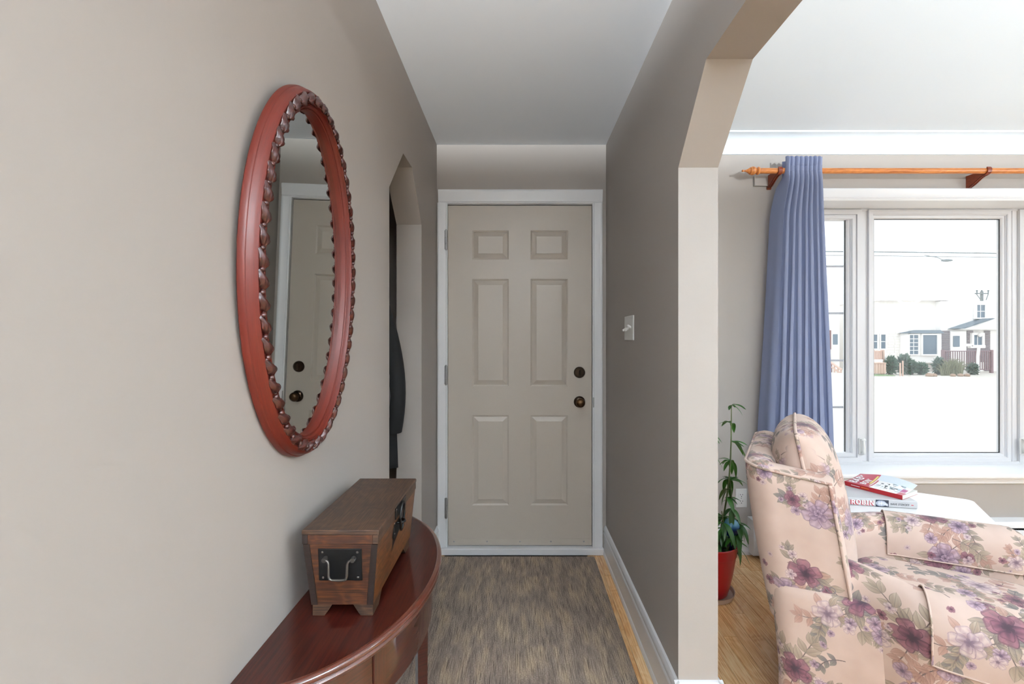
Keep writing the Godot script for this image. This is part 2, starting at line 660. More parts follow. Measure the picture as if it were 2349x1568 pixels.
func red_cover() -> ImageTexture:            # u along the spine (top of the book at 0), v from the spine outward
	var im := Image.create(256, 176, false, Image.FORMAT_RGB8)
	im.fill(Color(0.93, 0.93, 0.93))
	im.fill_rect(Rect2i(0, 0, 112, 176), Color(0.66, 0.17, 0.26))
	im.fill_rect(Rect2i(100, 120, 156, 56), Color(0.84, 0.88, 0.91))
	im.fill_rect(Rect2i(230, 0, 26, 44), Color(0.66, 0.17, 0.26))
	var r := RandomNumberGenerator.new()
	r.seed = 5
	for i in 46:                              # the drawing of a crowded street
		var g := r.randf_range(0.12, 0.85)
		im.fill_rect(Rect2i(r.randi_range(118, 226), r.randi_range(30, 120), r.randi_range(4, 20), r.randi_range(3, 14)), Color(g * 0.85, g * 0.95, g))
	im.fill_rect(Rect2i(88, 60, 9, 100), Color(0.85, 0.82, 0.42))
	im.fill_rect(Rect2i(100, 30, 6, 120), Color(0.9, 0.88, 0.86))
	im.fill_rect(Rect2i(226, 50, 22, 42), Color(0.62, 0.2, 0.45))
	return ImageTexture.create_from_image(im)

func portrait() -> ImageTexture:
	var im := Image.create(64, 48, false, Image.FORMAT_RGB8)
	im.fill(Color(0.10, 0.13, 0.2))
	for y in 48:
		for x in 64:
			var a := Vector2((x - 26) / 26.0, (y - 24) / 20.0).length()
			if a < 1.0:
				im.set_pixel(x, y, Color(0.62, 0.64, 0.7).lerp(Color(0.9, 0.9, 0.92), clampf(1.0 - a + 0.2 * sin(x * 0.5), 0, 1)))
			if x > 30 and absf(y - 26 - (x - 44) * 0.5) < 9 and x < 60:
				im.set_pixel(x, y, Color(0.8, 0.81, 0.84))
	return ImageTexture.create_from_image(im)

func materials() -> void:
	var plaster := grey_tex(256, 256, noise_bytes(256, 256, 26.0 / 256, 7, 3))
	var wall := mat("wall_paint", Color(0.630, 0.602, 0.577), 0.62)
	triplanar(wall, Vector3.ONE * 3.0, true)
	bumped(wall, plaster, 0.012)
	var ceil := mat("ceiling_paint", Color(0.92, 0.935, 0.955), 0.8)
	triplanar(ceil, Vector3.ONE * 2.0, true)
	bumped(ceil, plaster, 0.012)
	var ceil2: StandardMaterial3D = ceil.duplicate()
	ceil2.albedo_color = Color(0.90, 0.94, 0.975)
	M["living_ceiling_paint"] = ceil2
	mat("trim", Color(0.895, 0.90, 0.91), 0.32)
	mat("vinyl", Color(0.83, 0.83, 0.84), 0.35)
	mat("grille_grey", Color(0.60, 0.61, 0.64), 0.4)
	mat("gasket", Color(0.07, 0.07, 0.08), 0.6)
	mat("plastic", Color(0.88, 0.88, 0.87), 0.3)
	mat("slot", Color(0.05, 0.05, 0.05), 0.6)
	var door := mat("door_paint", Color(0.705, 0.67, 0.625), 0.38)
	triplanar(door, Vector3.ONE * 4.0, true)
	bumped(door, plaster, 0.015)
	mat("steel", Color(0.62, 0.62, 0.62), 0.35, 0.9)
	mat("bronze", Color(0.17, 0.125, 0.085), 0.3, 0.85)
	mat("bronze_light", Color(0.25, 0.18, 0.11), 0.34, 0.85)
	mat("iron", Color(0.035, 0.035, 0.04), 0.42, 0.4)
	mat("pewter", Color(0.33, 0.315, 0.30), 0.36, 0.8)
	var ct := carpet_textures()
	var cp := textured("carpet", ct[0], Vector3(1.0 / 0.55, 1.0 / 0.55, 1), 0.95)
	bumped(cp, ct[1], 0.25)
	mat("carpet_edge", Color(0.25, 0.2, 0.16), 0.95)
	var oak := wood(512, 256, Color(0.80, 0.58, 0.36), Color(0.935, 0.77, 0.56), Color(0.97, 0.86, 0.68), 2.0, 21, 0.5)
	for i in 4:
		var m := textured("oak%d" % i, oak, Vector3(0.8, 3.2, 1), 0.3, [Color(1, 1, 1), Color(0.97, 0.93, 0.88), Color(1.0, 0.97, 0.92), Color(0.93, 0.89, 0.84)][i])
		m.clearcoat_enabled = true
		m.clearcoat = 0.6
		m.clearcoat_roughness = 0.15
	mat("subfloor", Color(0.16, 0.09, 0.04), 0.9)
	var cherry := textured("cherry", wood(512, 256, Color(0.16, 0.053, 0.032), Color(0.205, 0.069, 0.041), Color(0.24, 0.088, 0.052), 1.5, 31, 0.2), Vector3(1.2, 2.5, 1), 0.5, Color(0.92, 0.92, 0.92))
	cherry.metallic_specular = 0.2
	cherry.clearcoat_enabled = true
	cherry.clearcoat = 0.8
	cherry.clearcoat_roughness = 0.04
	var edge := textured("cherry_edge", wood(256, 256, Color(0.23, 0.09, 0.05), Color(0.285, 0.118, 0.066), Color(0.32, 0.14, 0.08), 1.5, 33, 0.2), Vector3(1.2, 6.0, 1), 0.26)
	edge.clearcoat_enabled = true
	edge.clearcoat_roughness = 0.1
	var wal := wood(512, 256, Color(0.12, 0.078, 0.053), Color(0.225, 0.152, 0.105), Color(0.315, 0.22, 0.155), 2.2, 51, 0.8)
	textured("walnut", wal, Vector3(1.6, 4.2, 1), 0.4)
	textured("walnut_dark", wal, Vector3(4.0, 12.0, 1), 0.5, Color(0.48, 0.40, 0.36))
	textured("acacia", wood(512, 256, Color(0.11, 0.052, 0.03), Color(0.215, 0.108, 0.06), Color(0.31, 0.18, 0.09), 2.6, 61, 0.9), Vector3(1.7, 5.0, 1), 0.38)
	textured("acacia_gold", wood(512, 256, Color(0.17, 0.09, 0.045), Color(0.33, 0.19, 0.095), Color(0.44, 0.275, 0.14), 2.0, 63, 0.8), Vector3(1.7, 5.0, 1), 0.38)
	var red := textured("redwood_frame", wood(256, 256, Color(0.285, 0.08, 0.042), Color(0.325, 0.095, 0.05), Color(0.345, 0.105, 0.057), 1.0, 81, 0.2), Vector3(2.0, 9.0, 1), 0.42)
	red.metallic_specular = 0.4
	var glz := textured("glazed_carving", wood(256, 256, Color(0.07, 0.034, 0.03), Color(0.21, 0.065, 0.042), Color(0.34, 0.12, 0.075), 1.0, 82, 0.1), Vector3(14.0, 14.0, 1), 0.36)
	glz.clearcoat_enabled = true
	glz.clearcoat = 0.25
	glz.clearcoat_roughness = 0.25
	mat("mirror_glass", Color(0.90, 0.91, 0.90), 0.015, 1.0)
	var pane := mat("pane", Color(1, 1, 1, 0.05), 0.02)
	pane.transparency = BaseMaterial3D.TRANSPARENCY_ALPHA
	textured("pine", wood(256, 128, Color(0.60, 0.34, 0.15), Color(0.74, 0.45, 0.22), Color(0.82, 0.55, 0.30), 1.5, 91, 0.5), Vector3(1.0, 5.0, 1), 0.35)
	textured("bracket_wood", wood(256, 128, Color(0.36, 0.13, 0.055), Color(0.47, 0.19, 0.085), Color(0.55, 0.25, 0.12), 1.5, 92, 0.5), Vector3(3.0, 8.0, 1), 0.3)
	var weave := grey_tex(256, 256, noise_bytes(256, 256, 70.0 / 256, 8, 2))
	var cur := mat("curtain_cloth", Color(0.50, 0.53, 0.635), 0.7)
	cur.backlight_enabled = true
	cur.backlight = Color(0.42, 0.46, 0.56)
	cur.rim_enabled = true
	cur.rim = 0.3
	bumped(cur, weave, 0.02)
	cur.uv1_scale = Vector3(6, 6, 1)
	var fl := floral()
	var cl := textured("floral", fl, Vector3(1.0 / 0.68, 1.0 / 0.68, 1), 0.85, Color(0.93, 0.915, 0.91))
	cl.rim_enabled = true
	cl.rim = 0.25
	var cl2: StandardMaterial3D = cl.duplicate()
	triplanar(cl2, Vector3.ONE / 0.68)
	cl2.uv1_offset = Vector3(0.35, 0.1, 0.2)
	M["floral_cushion"] = cl2
	mat("piping_cloth", Color(0.80, 0.70, 0.64), 0.85)
	mat("lining", Color(0.3, 0.26, 0.24), 0.9)
	mat("white_lacquer", Color(0.93, 0.93, 0.93), 0.35)
	mat("paper", Color(0.86, 0.85, 0.82), 0.9)
	mat("book_red", Color(0.62, 0.10, 0.14), 0.35)
	textured("book_cover_red", red_cover(), Vector3.ONE, 0.3)
	mat("book_grey", Color(0.74, 0.74, 0.75), 0.4)
	textured("portrait_print", portrait(), Vector3.ONE, 0.4)
	mat("ink_red", Color(0.66, 0.12, 0.17), 0.5)
	mat("ink_white", Color(0.93, 0.92, 0.93), 0.5)
	mat("ink_dark", Color(0.08, 0.09, 0.12), 0.5)
	mat("ink_orange", Color(0.85, 0.48, 0.16), 0.5)
	mat("pot_red", Color(0.62, 0.085, 0.095), 0.35)
	mat("saucer", Color(0.70, 0.60, 0.54), 0.25)
	mat("soil", Color(0.10, 0.075, 0.055), 0.95)
	for i in 3:
		var m := mat("leaf%d" % i, [Color(0.12, 0.30, 0.09), Color(0.17, 0.37, 0.13), Color(0.09, 0.24, 0.08)][i], 0.4)
		m.backlight_enabled = true
		m.backlight = Color(0.25, 0.4, 0.12)
	mat("plant_stem", Color(0.28, 0.32, 0.16), 0.7)
	textured("blue_glass", wood(128, 128, Color(0.03, 0.12, 0.35), Color(0.25, 0.50, 0.62), Color(0.75, 0.88, 0.92), 4.0, 95, 2.2), Vector3(0.16, 0.3, 1), 0.08)
	mat("coat_black", Color(0.028, 0.028, 0.032), 0.85)
	mat("coat_grey", Color(0.13, 0.13, 0.145), 0.6)
	mat("blue_cloth", Color(0.72, 0.76, 0.84), 0.8)
	mat("blue_cloth_dark", Color(0.42, 0.47, 0.60), 0.8)
	mat("lamp_glass", Color(0.95, 0.93, 0.88), 0.3)
	# outdoors: dark tones lightened, the wash of glare put into the colours
	mat("concrete", Color(0.80, 0.78, 0.75), 0.9)
	mat("lawn", Color(0.50, 0.60, 0.44), 0.95)
	mat("siding_white", Color(0.97, 0.96, 0.95), 0.7)
	mat("siding_grey", Color(0.52, 0.49, 0.51), 0.8)
	mat("stone_pale", Color(0.95, 0.93, 0.91), 0.9)
	mat("roof_washed_out", Color(0.42, 0.47, 0.51), 0.9)
	mat("window_washed_out", Color(0.40, 0.47, 0.53), 0.4)
	mat("brick_red", Color(0.58, 0.42, 0.40), 0.9)
	mat("deck_wood", Color(0.56, 0.47, 0.49), 0.85)
	mat("planter_wood", Color(0.82, 0.70, 0.64), 0.85)
	mat("shrub0", Color(0.33, 0.45, 0.38), 0.8)
	mat("shrub1", Color(0.42, 0.50, 0.46), 0.8)
	mat("dry_grass", Color(0.52, 0.53, 0.42), 0.85)
	mat("rock", Color(0.62, 0.52, 0.45), 0.9)
	mat("wire", Color(0.45, 0.49, 0.50), 0.7)
	mat("stucco", Color(0.75, 0.72, 0.68), 0.9)

# ------------------------------------------------------------------ the scene
func _ready() -> void:
	var cam := Camera3D.new()
	cam.name = "camera"
	cam.position = Vector3(0, EYE, 0)
	cam.projection = Camera3D.PROJECTION_FRUSTUM
	cam.near = 0.05
	cam.far = 400.0
	cam.size = 1568.0 / F * cam.near
	cam.frustum_offset = Vector2(1174.5 - CX, CY - 784.0) / F * cam.near
	add_child(cam)
	cam.current = true
	var env := Environment.new()
	env.background_mode = Environment.BG_COLOR
	env.background_color = Color(0.945, 0.98, 1.0)
	env.background_energy_multiplier = 1.75
	env.tonemap_mode = Environment.TONE_MAPPER_LINEAR
	env.tonemap_exposure = 1.15
	env.sdfgi_enabled = true
	env.ssao_enabled = true
	env.ssil_enabled = true
	var we := WorldEnvironment.new()
	we.name = "environment"
	we.environment = env
	add_child(we)
	materials()
	shell()
	front_door()
	bay_window()
	baseboards()
	planks()
	unseen_floor_lamps()
	closet()
	hall_things()
	carved_mirror()
	console_table()
	chest()
	living_room_things()
	armchair()
	curtain_and_rod()
	plant()
	outdoors()

func uplighter(label: String, p: Vector3, energy: float, tall := 1.0, metal := false) -> void:  # builds a floor lamp that stands out of view, for its light
	var t := thing("unseen_floor_lamp", label, "lamp", p)
	var b := MB.new()
	b.lathe(pv([0.0, 0.022, 0.03, 0.021, 0.12, 0.014, 0.13, 0.004, 0.128, 0.0, 0.0, 0.0]), 32, -1.0)
	part("base", b, M.steel, t)
	b = MB.new()
	b.tube([Vector3(0, 0.02, 0), Vector3(0, 1.0, 0), Vector3(0, 1.66 * tall, 0)], 0.012, 14)
	part("pole", b, M.steel, t)
	b = MB.new()
	b.xf = Transform3D(Basis.IDENTITY, Vector3(0, 1.7 * (tall - 1.0), 0))
	b.lathe(pv([0.0, 1.655, 0.03, 1.66, 0.08, 1.685, 0.125, 1.725, 0.15, 1.775, 0.154, 1.777, 0.148, 1.778, 0.122, 1.732, 0.078, 1.692, 0.03, 1.668, 0.0, 1.664]), 36, 1.0)
	var glow: StandardMaterial3D = M.lamp_glass.duplicate()
	glow.emission_enabled = true
	glow.emission = Color(1.0, 0.98, 0.95)
	glow.emission_energy_multiplier = 0.8
	if metal:                                  # an opaque bowl: its light only goes up
		part("metal_bowl", b, M.steel, t)
		var disc := MB.new()
		disc.lathe(pv([0.0, 1.76, 0.105, 1.758, 0.11, 1.752, 0.0, 1.75]), 28, -1.0)
		disc.xf = b.xf
		for i in disc.v.size():
			disc.v[i] = b.xf * disc.v[i]
		part("diffuser", disc, glow, t)
	else:
		part("glass_bowl", b, glow, t)
	var l := OmniLight3D.new()
	l.name = "bulb_light"
	l.position = Vector3(0, 1.7 * tall + (0.061 if metal else 0.06), 0)
	l.light_color = LAMP_COLOR
	l.light_energy = energy
	l.light_size = 0.012 if metal else 0.12
	l.omni_range = 14.0
	l.omni_attenuation = 2.0
	l.shadow_enabled = true
	t.add_child(l)

const LAMP_COLOR := Color(0.94, 0.975, 1.0)

func unseen_floor_lamps() -> void:  # all out of view, placed to light the ceilings and walls
	uplighter("unseen steel floor uplighter behind the viewer, placed to light the hall ceiling", Vector3(-0.30, 0.009, 1.8), 62.0, 1.17, true)
	uplighter("added steel floor uplighter behind the viewer, fill light for the living room", Vector3(2.0, 0.001, 0.9), 29.0, 1.12, true)  # added as fill for the living room ceiling and window wall
	uplighter("unseen steel floor lamp with a glass bowl, placed to light the left hall wall", Vector3(4.2, 0.001, -0.95), 1.2)

func shell() -> void:
	# left hall wall with its pointed opening to the closet (local x = depth)
	var zn := F * 0.483 / 295.0
	var za := F * 0.483 / 263.0
	var zc := F * 0.483 / 243.0
	var zf := F * 0.483 / 221.0
	var m := MB.new()
	m.xf = depthwise(XL)
	m.prism(pv([ZB, 0, zn, 0, zn, EYE + 0.566, za, ARCH, zc, ARCH, zf, EYE + 0.566, zf, 0, ZD + 0.12, 0, ZD + 0.12, HC + 0.1, ZB, HC + 0.1]), -0.125, 0.0)
	struct("wall_left", m, M.wall_paint, "greige left hall wall with a pointed closet opening", "wall")
	# partition with the wide chamfered arch
	m = MB.new()
	m.xf = depthwise(XR)
	var z2 := F * 0.525 / 432.0
	var zl := -0.75
	m.prism(pv([ZD + 0.12, 0, ZD + 0.12, LC + 0.1, ZB, LC + 0.1, ZB, 0, zl, 0, zl, EYE + 0.556, zl + 0.22, ARCH, z2, ARCH, ZP, EYE + 0.556, ZP, 0]), 0.0, TW)
	struct("wall_right", m, M.wall_paint, "greige partition with a wide chamfered arch to the living room", "wall")
	# wall round the front door
	m = MB.new()
	var dx0 := (1024.0 - CX) / 385.0
	var dx1 := (1361.0 - CX) / 385.0
	var dt := EYE + (CY - 467.0) / 385.0
	m.xf = Transform3D(Basis.IDENTITY, Vector3(0, 0, -ZD))
	m.prism(pv([-1.6, 0, dx0, 0, dx0, dt, dx1, dt, dx1, 0, XR + TW, 0, XR + TW, HC + 0.1, -1.6, HC + 0.1]), -0.25, 0.0)
	struct("wall_front", m, M.wall_paint, "greige end wall of the hall above the front door", "wall")
	# window wall
	m = MB.new()
	m.xf = Transform3D(Basis.IDENTITY, Vector3(0, 0, -ZD))
	var wl := win_x(1772.0)
	var wr := win_x(2524.0)
	var wt := EYE + 0.8286
	var wb := EYE - 0.803
	m.prism(pv([XR + TW - 0.01, -0.6, wl, -0.6, wl, LC + 0.1, XR + TW - 0.01, LC + 0.1]), -0.26, 0.0)
	m.prism(pv([wr, -0.6, XLR + 0.15, -0.6, XLR + 0.15, LC + 0.1, wr, LC + 0.1]), -0.26, 0.0)
	m.prism(pv([wl, -0.6, wr, -0.6, wr, wb, wl, wb]), -0.26, 0.0)
	m.prism(pv([wl, wt, wr, wt, wr, LC + 0.1, wl, LC + 0.1]), -0.26, 0.0)
	struct("wall_window", m, M.wall_paint, "greige living room wall around the big window", "wall")
	# living room side wall, with an unseen second window placed for its light
	m = MB.new()
	m.xf = depthwise(XLR)
	m.prism(pv([1.2, -0.6, ZD, -0.6, ZD, LC + 0.1, 1.2, LC + 0.1]), 0.0, 0.15)
	m.prism(pv([ZB, -0.6, -2.3, -0.6, -2.3, LC + 0.1, ZB, LC + 0.1]), 0.0, 0.15)
	m.prism(pv([-2.3, -0.6, 1.2, -0.6, 1.2, 0.3, -2.3, 0.3]), 0.0, 0.15)
	m.prism(pv([-2.3, 2.2, 1.2, 2.2, 1.2, LC + 0.1, -2.3, LC + 0.1]), 0.0, 0.15)
	struct("wall_side", m, M.wall_paint)
	m = MB.new()
	m.xf = Transform3D(Basis.IDENTITY, Vector3(0, 0, -ZB))
	m.prism(pv([-1.6, -0.6, -0.40, -0.6, -0.40, 2.1, 0.44, 2.1, 0.44, -0.6, 3.4, -0.6, 3.4, 2.1, 4.3, 2.1, 4.3, -0.6, XLR + 0.15, -0.6, XLR + 0.15, LC + 0.1, -1.6, LC + 0.1]), 0.0, 0.15)  # two openings behind the viewer, added to let daylight in
	struct("wall_rear", m, M.wall_paint)
	# ceilings
	m = MB.new()
	m.span(-1.6, XR + 0.02, HC, HC + 0.12, -ZD - 0.25, -ZB)
	struct("ceiling_hall", m, M.ceiling_paint, "plain white hall ceiling", "ceiling")
	m = MB.new()
	m.span(XR + TW - 0.03, XLR + 0.15, LC, LC + 0.12, -ZD - 0.26, -ZB)
	struct("ceiling", m, M.living_ceiling_paint, "white living room ceiling", "ceiling")
	# plaster cove between the window wall and the ceiling: a small bead, then a hollow curve
	m = MB.new()
	var p := PackedVector2Array()
	p.append(Vector2(0.0, 0.0))
	p.append(Vector2(0.012, 0.0))
	p.append(Vector2(0.016, 0.034))
	for i in 9:
		var a := PI / 2 * i / 8.0
		p.append(Vector2(0.122 - 0.102 * cos(a), 0.036 + 0.044 * sin(a)))
	p.append(Vector2(0.128, 0.080))
	p.append(Vector2(0.132, 0.0885))
	p.append(Vector2(0.0, 0.0885))
	m.mould(p, Vector3(XR + TW, EYE + 1.088, -ZD), Vector3(XLR, EYE + 1.088, -ZD), Vector3(0, 0, 1), Vector3.UP)
	struct("trim_1", m, M.living_ceiling_paint, "white plaster cove above the window wall", "cornice")
	# floor slab
	m = MB.new()
	m.span(-1.6, XLR + 0.15, -0.2, -0.0135, -ZD - 0.26, -ZB)
	var fl := struct("floor", m, M.subfloor, "honey coloured strip wood floor", "floor")
	fl.set_meta("kind", "structure")

func win_x(px: float) -> float:
	return (px - CX) / F * ZW

func win_y(py: float) -> float:
	return EYE - (py - CY) / F * ZW

func planks() -> void:
	var fl := get_node("floor")
	rng.seed = 77
	var w := 0.0572
	var rows := []
	for i in 71:
		rows.append(XR + TW + (i + 0.5) * w)
	rows.append(XR - 0.5 * w)
	rows.append(XR - 1.5 * w)
	var rest := MB.new()
	for r in rows.size():
		var x: float = rows[r]
		var z := -rng.randf_range(0.1, 1.1) + 0.9
		var near_lim := 0.85
		if x > 1.75 and r < 71:
			near_lim = 2.0
		while z < ZD:
			var l := rng.randf_range(0.45, 1.35)
			var e := minf(z + l, ZD)
			if ZD - e < 0.12:
				e = ZD
			var m := MB.new()
			m.uvo = Vector2(rng.randf() * 3.0, rng.randf())
			m.span(x - w / 2 + 0.0004, x + w / 2 - 0.0004, -0.0135, rng.randf_range(-0.0004, 0.0002), -e + 0.0004, -z - 0.0004, 0.0009)
			if x < 3.2 and e > near_lim:
				part("plank", m, M["oak%d" % (rng.randi() % 4)], fl)
			else:
				rest.uvo = m.uvo
				rest.span(x - w / 2 + 0.0004, x + w / 2 - 0.0004, -0.0135, 0.0, -e + 0.0004, -z - 0.0004, 0.0009)
			z = e
	rest.uvo = Vector2.ZERO
	for i in 71:                                  # the part of the floor behind the viewer
		rest.uvo = Vector2(rng.randf() * 3.0, rng.randf())
		rest.span(rows[i] - w / 2 + 0.0004, rows[i] + w / 2 - 0.0004, -0.0135, 0.0, 0.2, -ZB, 0.0009)
	for i in 18:
		rest.uvo = Vector2(rng.randf() * 3.0, rng.randf())
		rest.span(XL + i * 0.0644, XL + (i + 1) * 0.0644 - 0.0008, -0.0135, -0.001, 0.2, -ZB, 0.0009)
	for i in 2:                                   # under the arch
		rest.uvo = Vector2(rng.randf() * 3.0, rng.randf())
		rest.span(XR + i * 0.065 + 0.0004, XR + (i + 1) * 0.065 - 0.0004, -0.0135, 0.0, -ZP + 0.0006, 0.75, 0.0009)
	for i in 17:                                  # inside the closet
		rest.uvo = Vector2(rng.randf() * 3.0, rng.randf())
		rest.span(-1.45 + i * 0.0572, -1.45 + (i + 1) * 0.0572 - 0.0008, -0.0135, 0.0, -2.66, -1.62, 0.0009)
	rest.span(XL, XL + 0.05, -0.0135, 0.0, -ZD, 0.2, 0.0009)
	var o := part("planks_beyond", rest, M.oak0, fl)
	o.set_meta("kind", "stuff")

func base_profile(h: float) -> PackedVector2Array:
	# x away from the wall, y up: shoe, flat face, stepped ogee cap
	return pv([0, 0, 0.021, 0, 0.022, 0.012, 0.018, 0.021, 0.0145, 0.023, 0.0145, h - 0.052, 0.0165, h - 0.050, 0.0165, h - 0.042, 0.0125, h - 0.036, 0.0155, h - 0.026, 0.0135, h - 0.012, 0.008, h - 0.003, 0.0, h])

func baseboards() -> void:
	var h := 0.166
	var bp := base_profile(h)
	var m := MB.new()
	m.mould(bp, Vector3(XR, 0, -ZD), Vector3(XR, 0, -ZP + 0.0145), Vector3(-1, 0, 0), Vector3.UP)
	m.mould(bp, Vector3(XR - 0.0145, 0, -ZP), Vector3(XR + TW + 0.0145, 0, -ZP), Vector3(0, 0, 1), Vector3.UP)
	m.mould(bp, Vector3(XR + TW, 0, -ZP + 0.0145), Vector3(XR + TW, 0, -ZD), Vector3(1, 0, 0), Vector3.UP)
	struct("baseboard_right", m, M.trim, "white moulded baseboard along the right hall wall and pier", "baseboard")
	m = MB.new()
	m.mould(bp, Vector3(XL, 0, -F * 0.483 / 221.0), Vector3(XL, 0, -ZD), Vector3(1, 0, 0), Vector3.UP)
	m.mould(bp, Vector3(XL, 0, -ZB), Vector3(XL, 0, -F * 0.483 / 295.0), Vector3(1, 0, 0), Vector3.UP)
	struct("baseboard_left", m, M.trim, "white moulded baseboard along the left hall wall", "baseboard")
	m = MB.new()
	m.mould(bp, Vector3(XR + TW, 0, -ZD), Vector3((1723.0 - CX) / 386.0, 0, -ZD), Vector3(0, 0, 1), Vector3.UP)
	struct("baseboard_window", m, M.trim, "white baseboard beside the heater under the outlet", "baseboard")

func dx(px: float) -> float:
	return (px - CX) / 385.0

func dy(py: float) -> float:
	return EYE - (py - CY) / 385.0

func front_door() -> void:
	var root := Node3D.new()
	root.name = "door_1"
	add_child(root)
	root.set_meta("kind", "structure")
	root.set_meta("label", "greige six panel front door in a white frame")
	root.set_meta("category", "door")
	root.position = Vector3(0, 0, -ZD)
	var x0 := dx(1027.0)
	var x1 := dx(1358.0)
	var y0 := dy(1252.0)
	var y1 := dy(470.0)
	# slab: stiles, rails and a backing; the six panels are pressed in between
	var cols := [[dx(1083.0), dx(1167.0)], [dx(1217.0), dx(1303.0)]]
	var rows := [[dy(594.0), dy(527.0)], [dy(886.0), dy(639.0)], [dy(1160.0), dy(953.0)]]
	var m := MB.new()
	var zf := -0.012
	m.span(x0, x1, y0, y1, zf - 0.04, zf - 0.012, 0.001)
	for c in [[x0, cols[0][0]], [cols[0][1], cols[1][0]], [cols[1][1], x1]]:
		m.span(c[0], c[1], y0, y1, zf - 0.012, zf, 0.0)
	for c in cols:
		for r in [[y0, rows[2][0]], [rows[2][1], rows[1][0]], [rows[1][1], rows[0][0]], [rows[0][1], y1]]:
			m.span(c[0], c[1], r[0], r[1], zf - 0.012, zf, 0.0)
	part("slab", m, M.door_paint, root)
	for c in cols:
		for r in rows:
			var p := MB.new()
			var i := 0.036
			# profile from the raised field outward: bevel down, flat, ogee up to the face
			p.rect_frame(c[0] + i, c[1] - i, r[0] + i, r[1] - i, zf, pv([0.0, -0.012, 0.0, -0.0005, 0.0018, -0.0016, 0.024, -0.0048, 0.027, -0.0056, 0.029, -0.0032, 0.033, -0.0022, 0.036, 0.0, 0.036, -0.012]))
			p.quad(Vector3(c[0] + i, r[0] + i, zf - 0.0005), Vector3(c[1] - i, r[0] + i, zf - 0.0005), Vector3(c[1] - i, r[1] - i, zf - 0.0005), Vector3(c[0] + i, r[1] - i, zf - 0.0005))
			part("panel", p, M.door_paint, root)
	m = MB.new()
	m.span(x0 + 0.003, x1 - 0.003, y0 + 0.002, dy(1236.0), zf, zf + 0.0022, 0.0008)
	var strip := part("sweep_strip", m, M.door_paint, root)
	for px in [1041.0, 1117.0, 1193.0, 1264.0, 1340.0]:
		var s := MB.new()
		s.ball(Vector3(dx(px), dy(1243.0), zf + 0.002), Vector3(0.0052, 0.0052, 0.0025), 5, 10)
		part("screw", s, M.steel, strip)
	for py in [[530.0, 573.0], [838.0, 880.0], [1140.0, 1184.0]]:
		var hm := MB.new()
		var xa := dx(1024.5)
		hm.span(xa - 0.009, xa + 0.004, dy(py[1]), dy(py[0]), -0.006, 0.0195, 0.001)
		for k in 3:
			var ya := lerpf(dy(py[1]), dy(py[0]), k / 3.0)
			var yb := lerpf(dy(py[1]), dy(py[0]), (k + 1) / 3.0) - 0.001
			hm.tube([Vector3(xa, ya, 0.022), Vector3(xa, yb, 0.022)], 0.0072, 12)
		hm.ball(Vector3(xa, dy(py[0]), 0.022), Vector3(0.005, 0.006, 0.005), 6, 10)
		hm.ball(Vector3(xa, dy(py[1]), 0.022), Vector3(0.005, 0.006, 0.005), 6, 10)
		part("hinge", hm, M.steel, root)
	# deadbolt and knob
	var face := Basis(Vector3(1, 0, 0), PI / 2)       # lathe axis towards +z
	m = MB.new()
	m.xf = Transform3D(face, Vector3(dx(1330.0), dy(854.0), zf))
	m.lathe(pv([0.0, 0.014, 0.024, 0.014, 0.026, 0.012, 0.0285, 0.012, 0.033, 0.007, 0.034, 0.0]), 36, -1.0)
	var db := part("deadbolt", m, M.bronze, root)
	m = MB.new()
	m.xf = m.xf.translated(Vector3(dx(1330.0), dy(854.0), zf + 0.022))
	m.cbox(Vector3.ZERO, Vector3(0.010, 0.034, 0.018), 0.004)
	part("thumb_turn", m, M.bronze, db)
	m = MB.new()
	m.xf = Transform3D(face, Vector3(dx(1330.0), dy(922.0), zf))
	m.lathe(pv([0.0, 0.012, 0.020, 0.012, 0.027, 0.009, 0.033, 0.005, 0.0345, 0.0]), 36, -1.0)
	var ro := part("door_knob", m, M.bronze, root)
	m = MB.new()
	m.xf = Transform3D(face, Vector3(dx(1330.0), dy(922.0), zf))
	m.lathe(pv([0.0, 0.064, 0.010, 0.0635, 0.019, 0.060, 0.0255, 0.053, 0.0275, 0.045, 0.025, 0.038, 0.018, 0.032, 0.0135, 0.027, 0.0125, 0.010]), 36, -1.0)
	part("knob_ball", m, M.bronze_light, ro)
	m = MB.new()
	m.cbox(Vector3(dx(1361.0), dy(922.0), 0.002), Vector3(0.006, 0.06, 0.02), 0.001)
	part("strike_plate", m, M.steel, root)
	# jamb and casing
	m = MB.new()
	m.rect_frame(x0 - 0.003, x1 + 0.003, y0, y1 + 0.004, 0.0, pv([0.0, 0.0, 0.0, -0.16, 0.012, -0.16, 0.012, 0.0]), 14)
	m.rect_frame(x0 + 0.012, x1 - 0.012, y0, y1 - 0.012, -0.055, pv([0.0, 0.0, 0.0, -0.02, 0.016, -0.02, 0.016, 0.0]), 14)
	part("jamb", m, M.trim, root)
	var cas := pv([-0.002, 0.0, -0.002, 0.009, 0.004, 0.011, 0.007, 0.009, 0.010, 0.012, 0.036, 0.0155, 0.040, 0.018, 0.046, 0.0195, 0.052, 0.019, 0.056, 0.016, 0.056, 0.0])
	m = MB.new()
	m.rect_frame(x0 - 0.002, x1 + 0.004, 0.0, dy(466.5), 0.0, cas, 10)
	# head casing is wider than the sides
	var top := pv([-0.002, 0.0, -0.002, 0.009, 0.004, 0.011, 0.007, 0.009, 0.010, 0.012, 0.050, 0.0155, 0.058, 0.018, 0.066, 0.0195, 0.074, 0.019, 0.079, 0.016, 0.079, 0.0])
	m.mould(top, Vector3(dx(1006.0), dy(466.5), 0), Vector3(dx(1381.5), dy(466.5), 0), Vector3.UP, Vector3(0, 0, 1))
	part("casing", m, M.trim, root)
	m = MB.new()
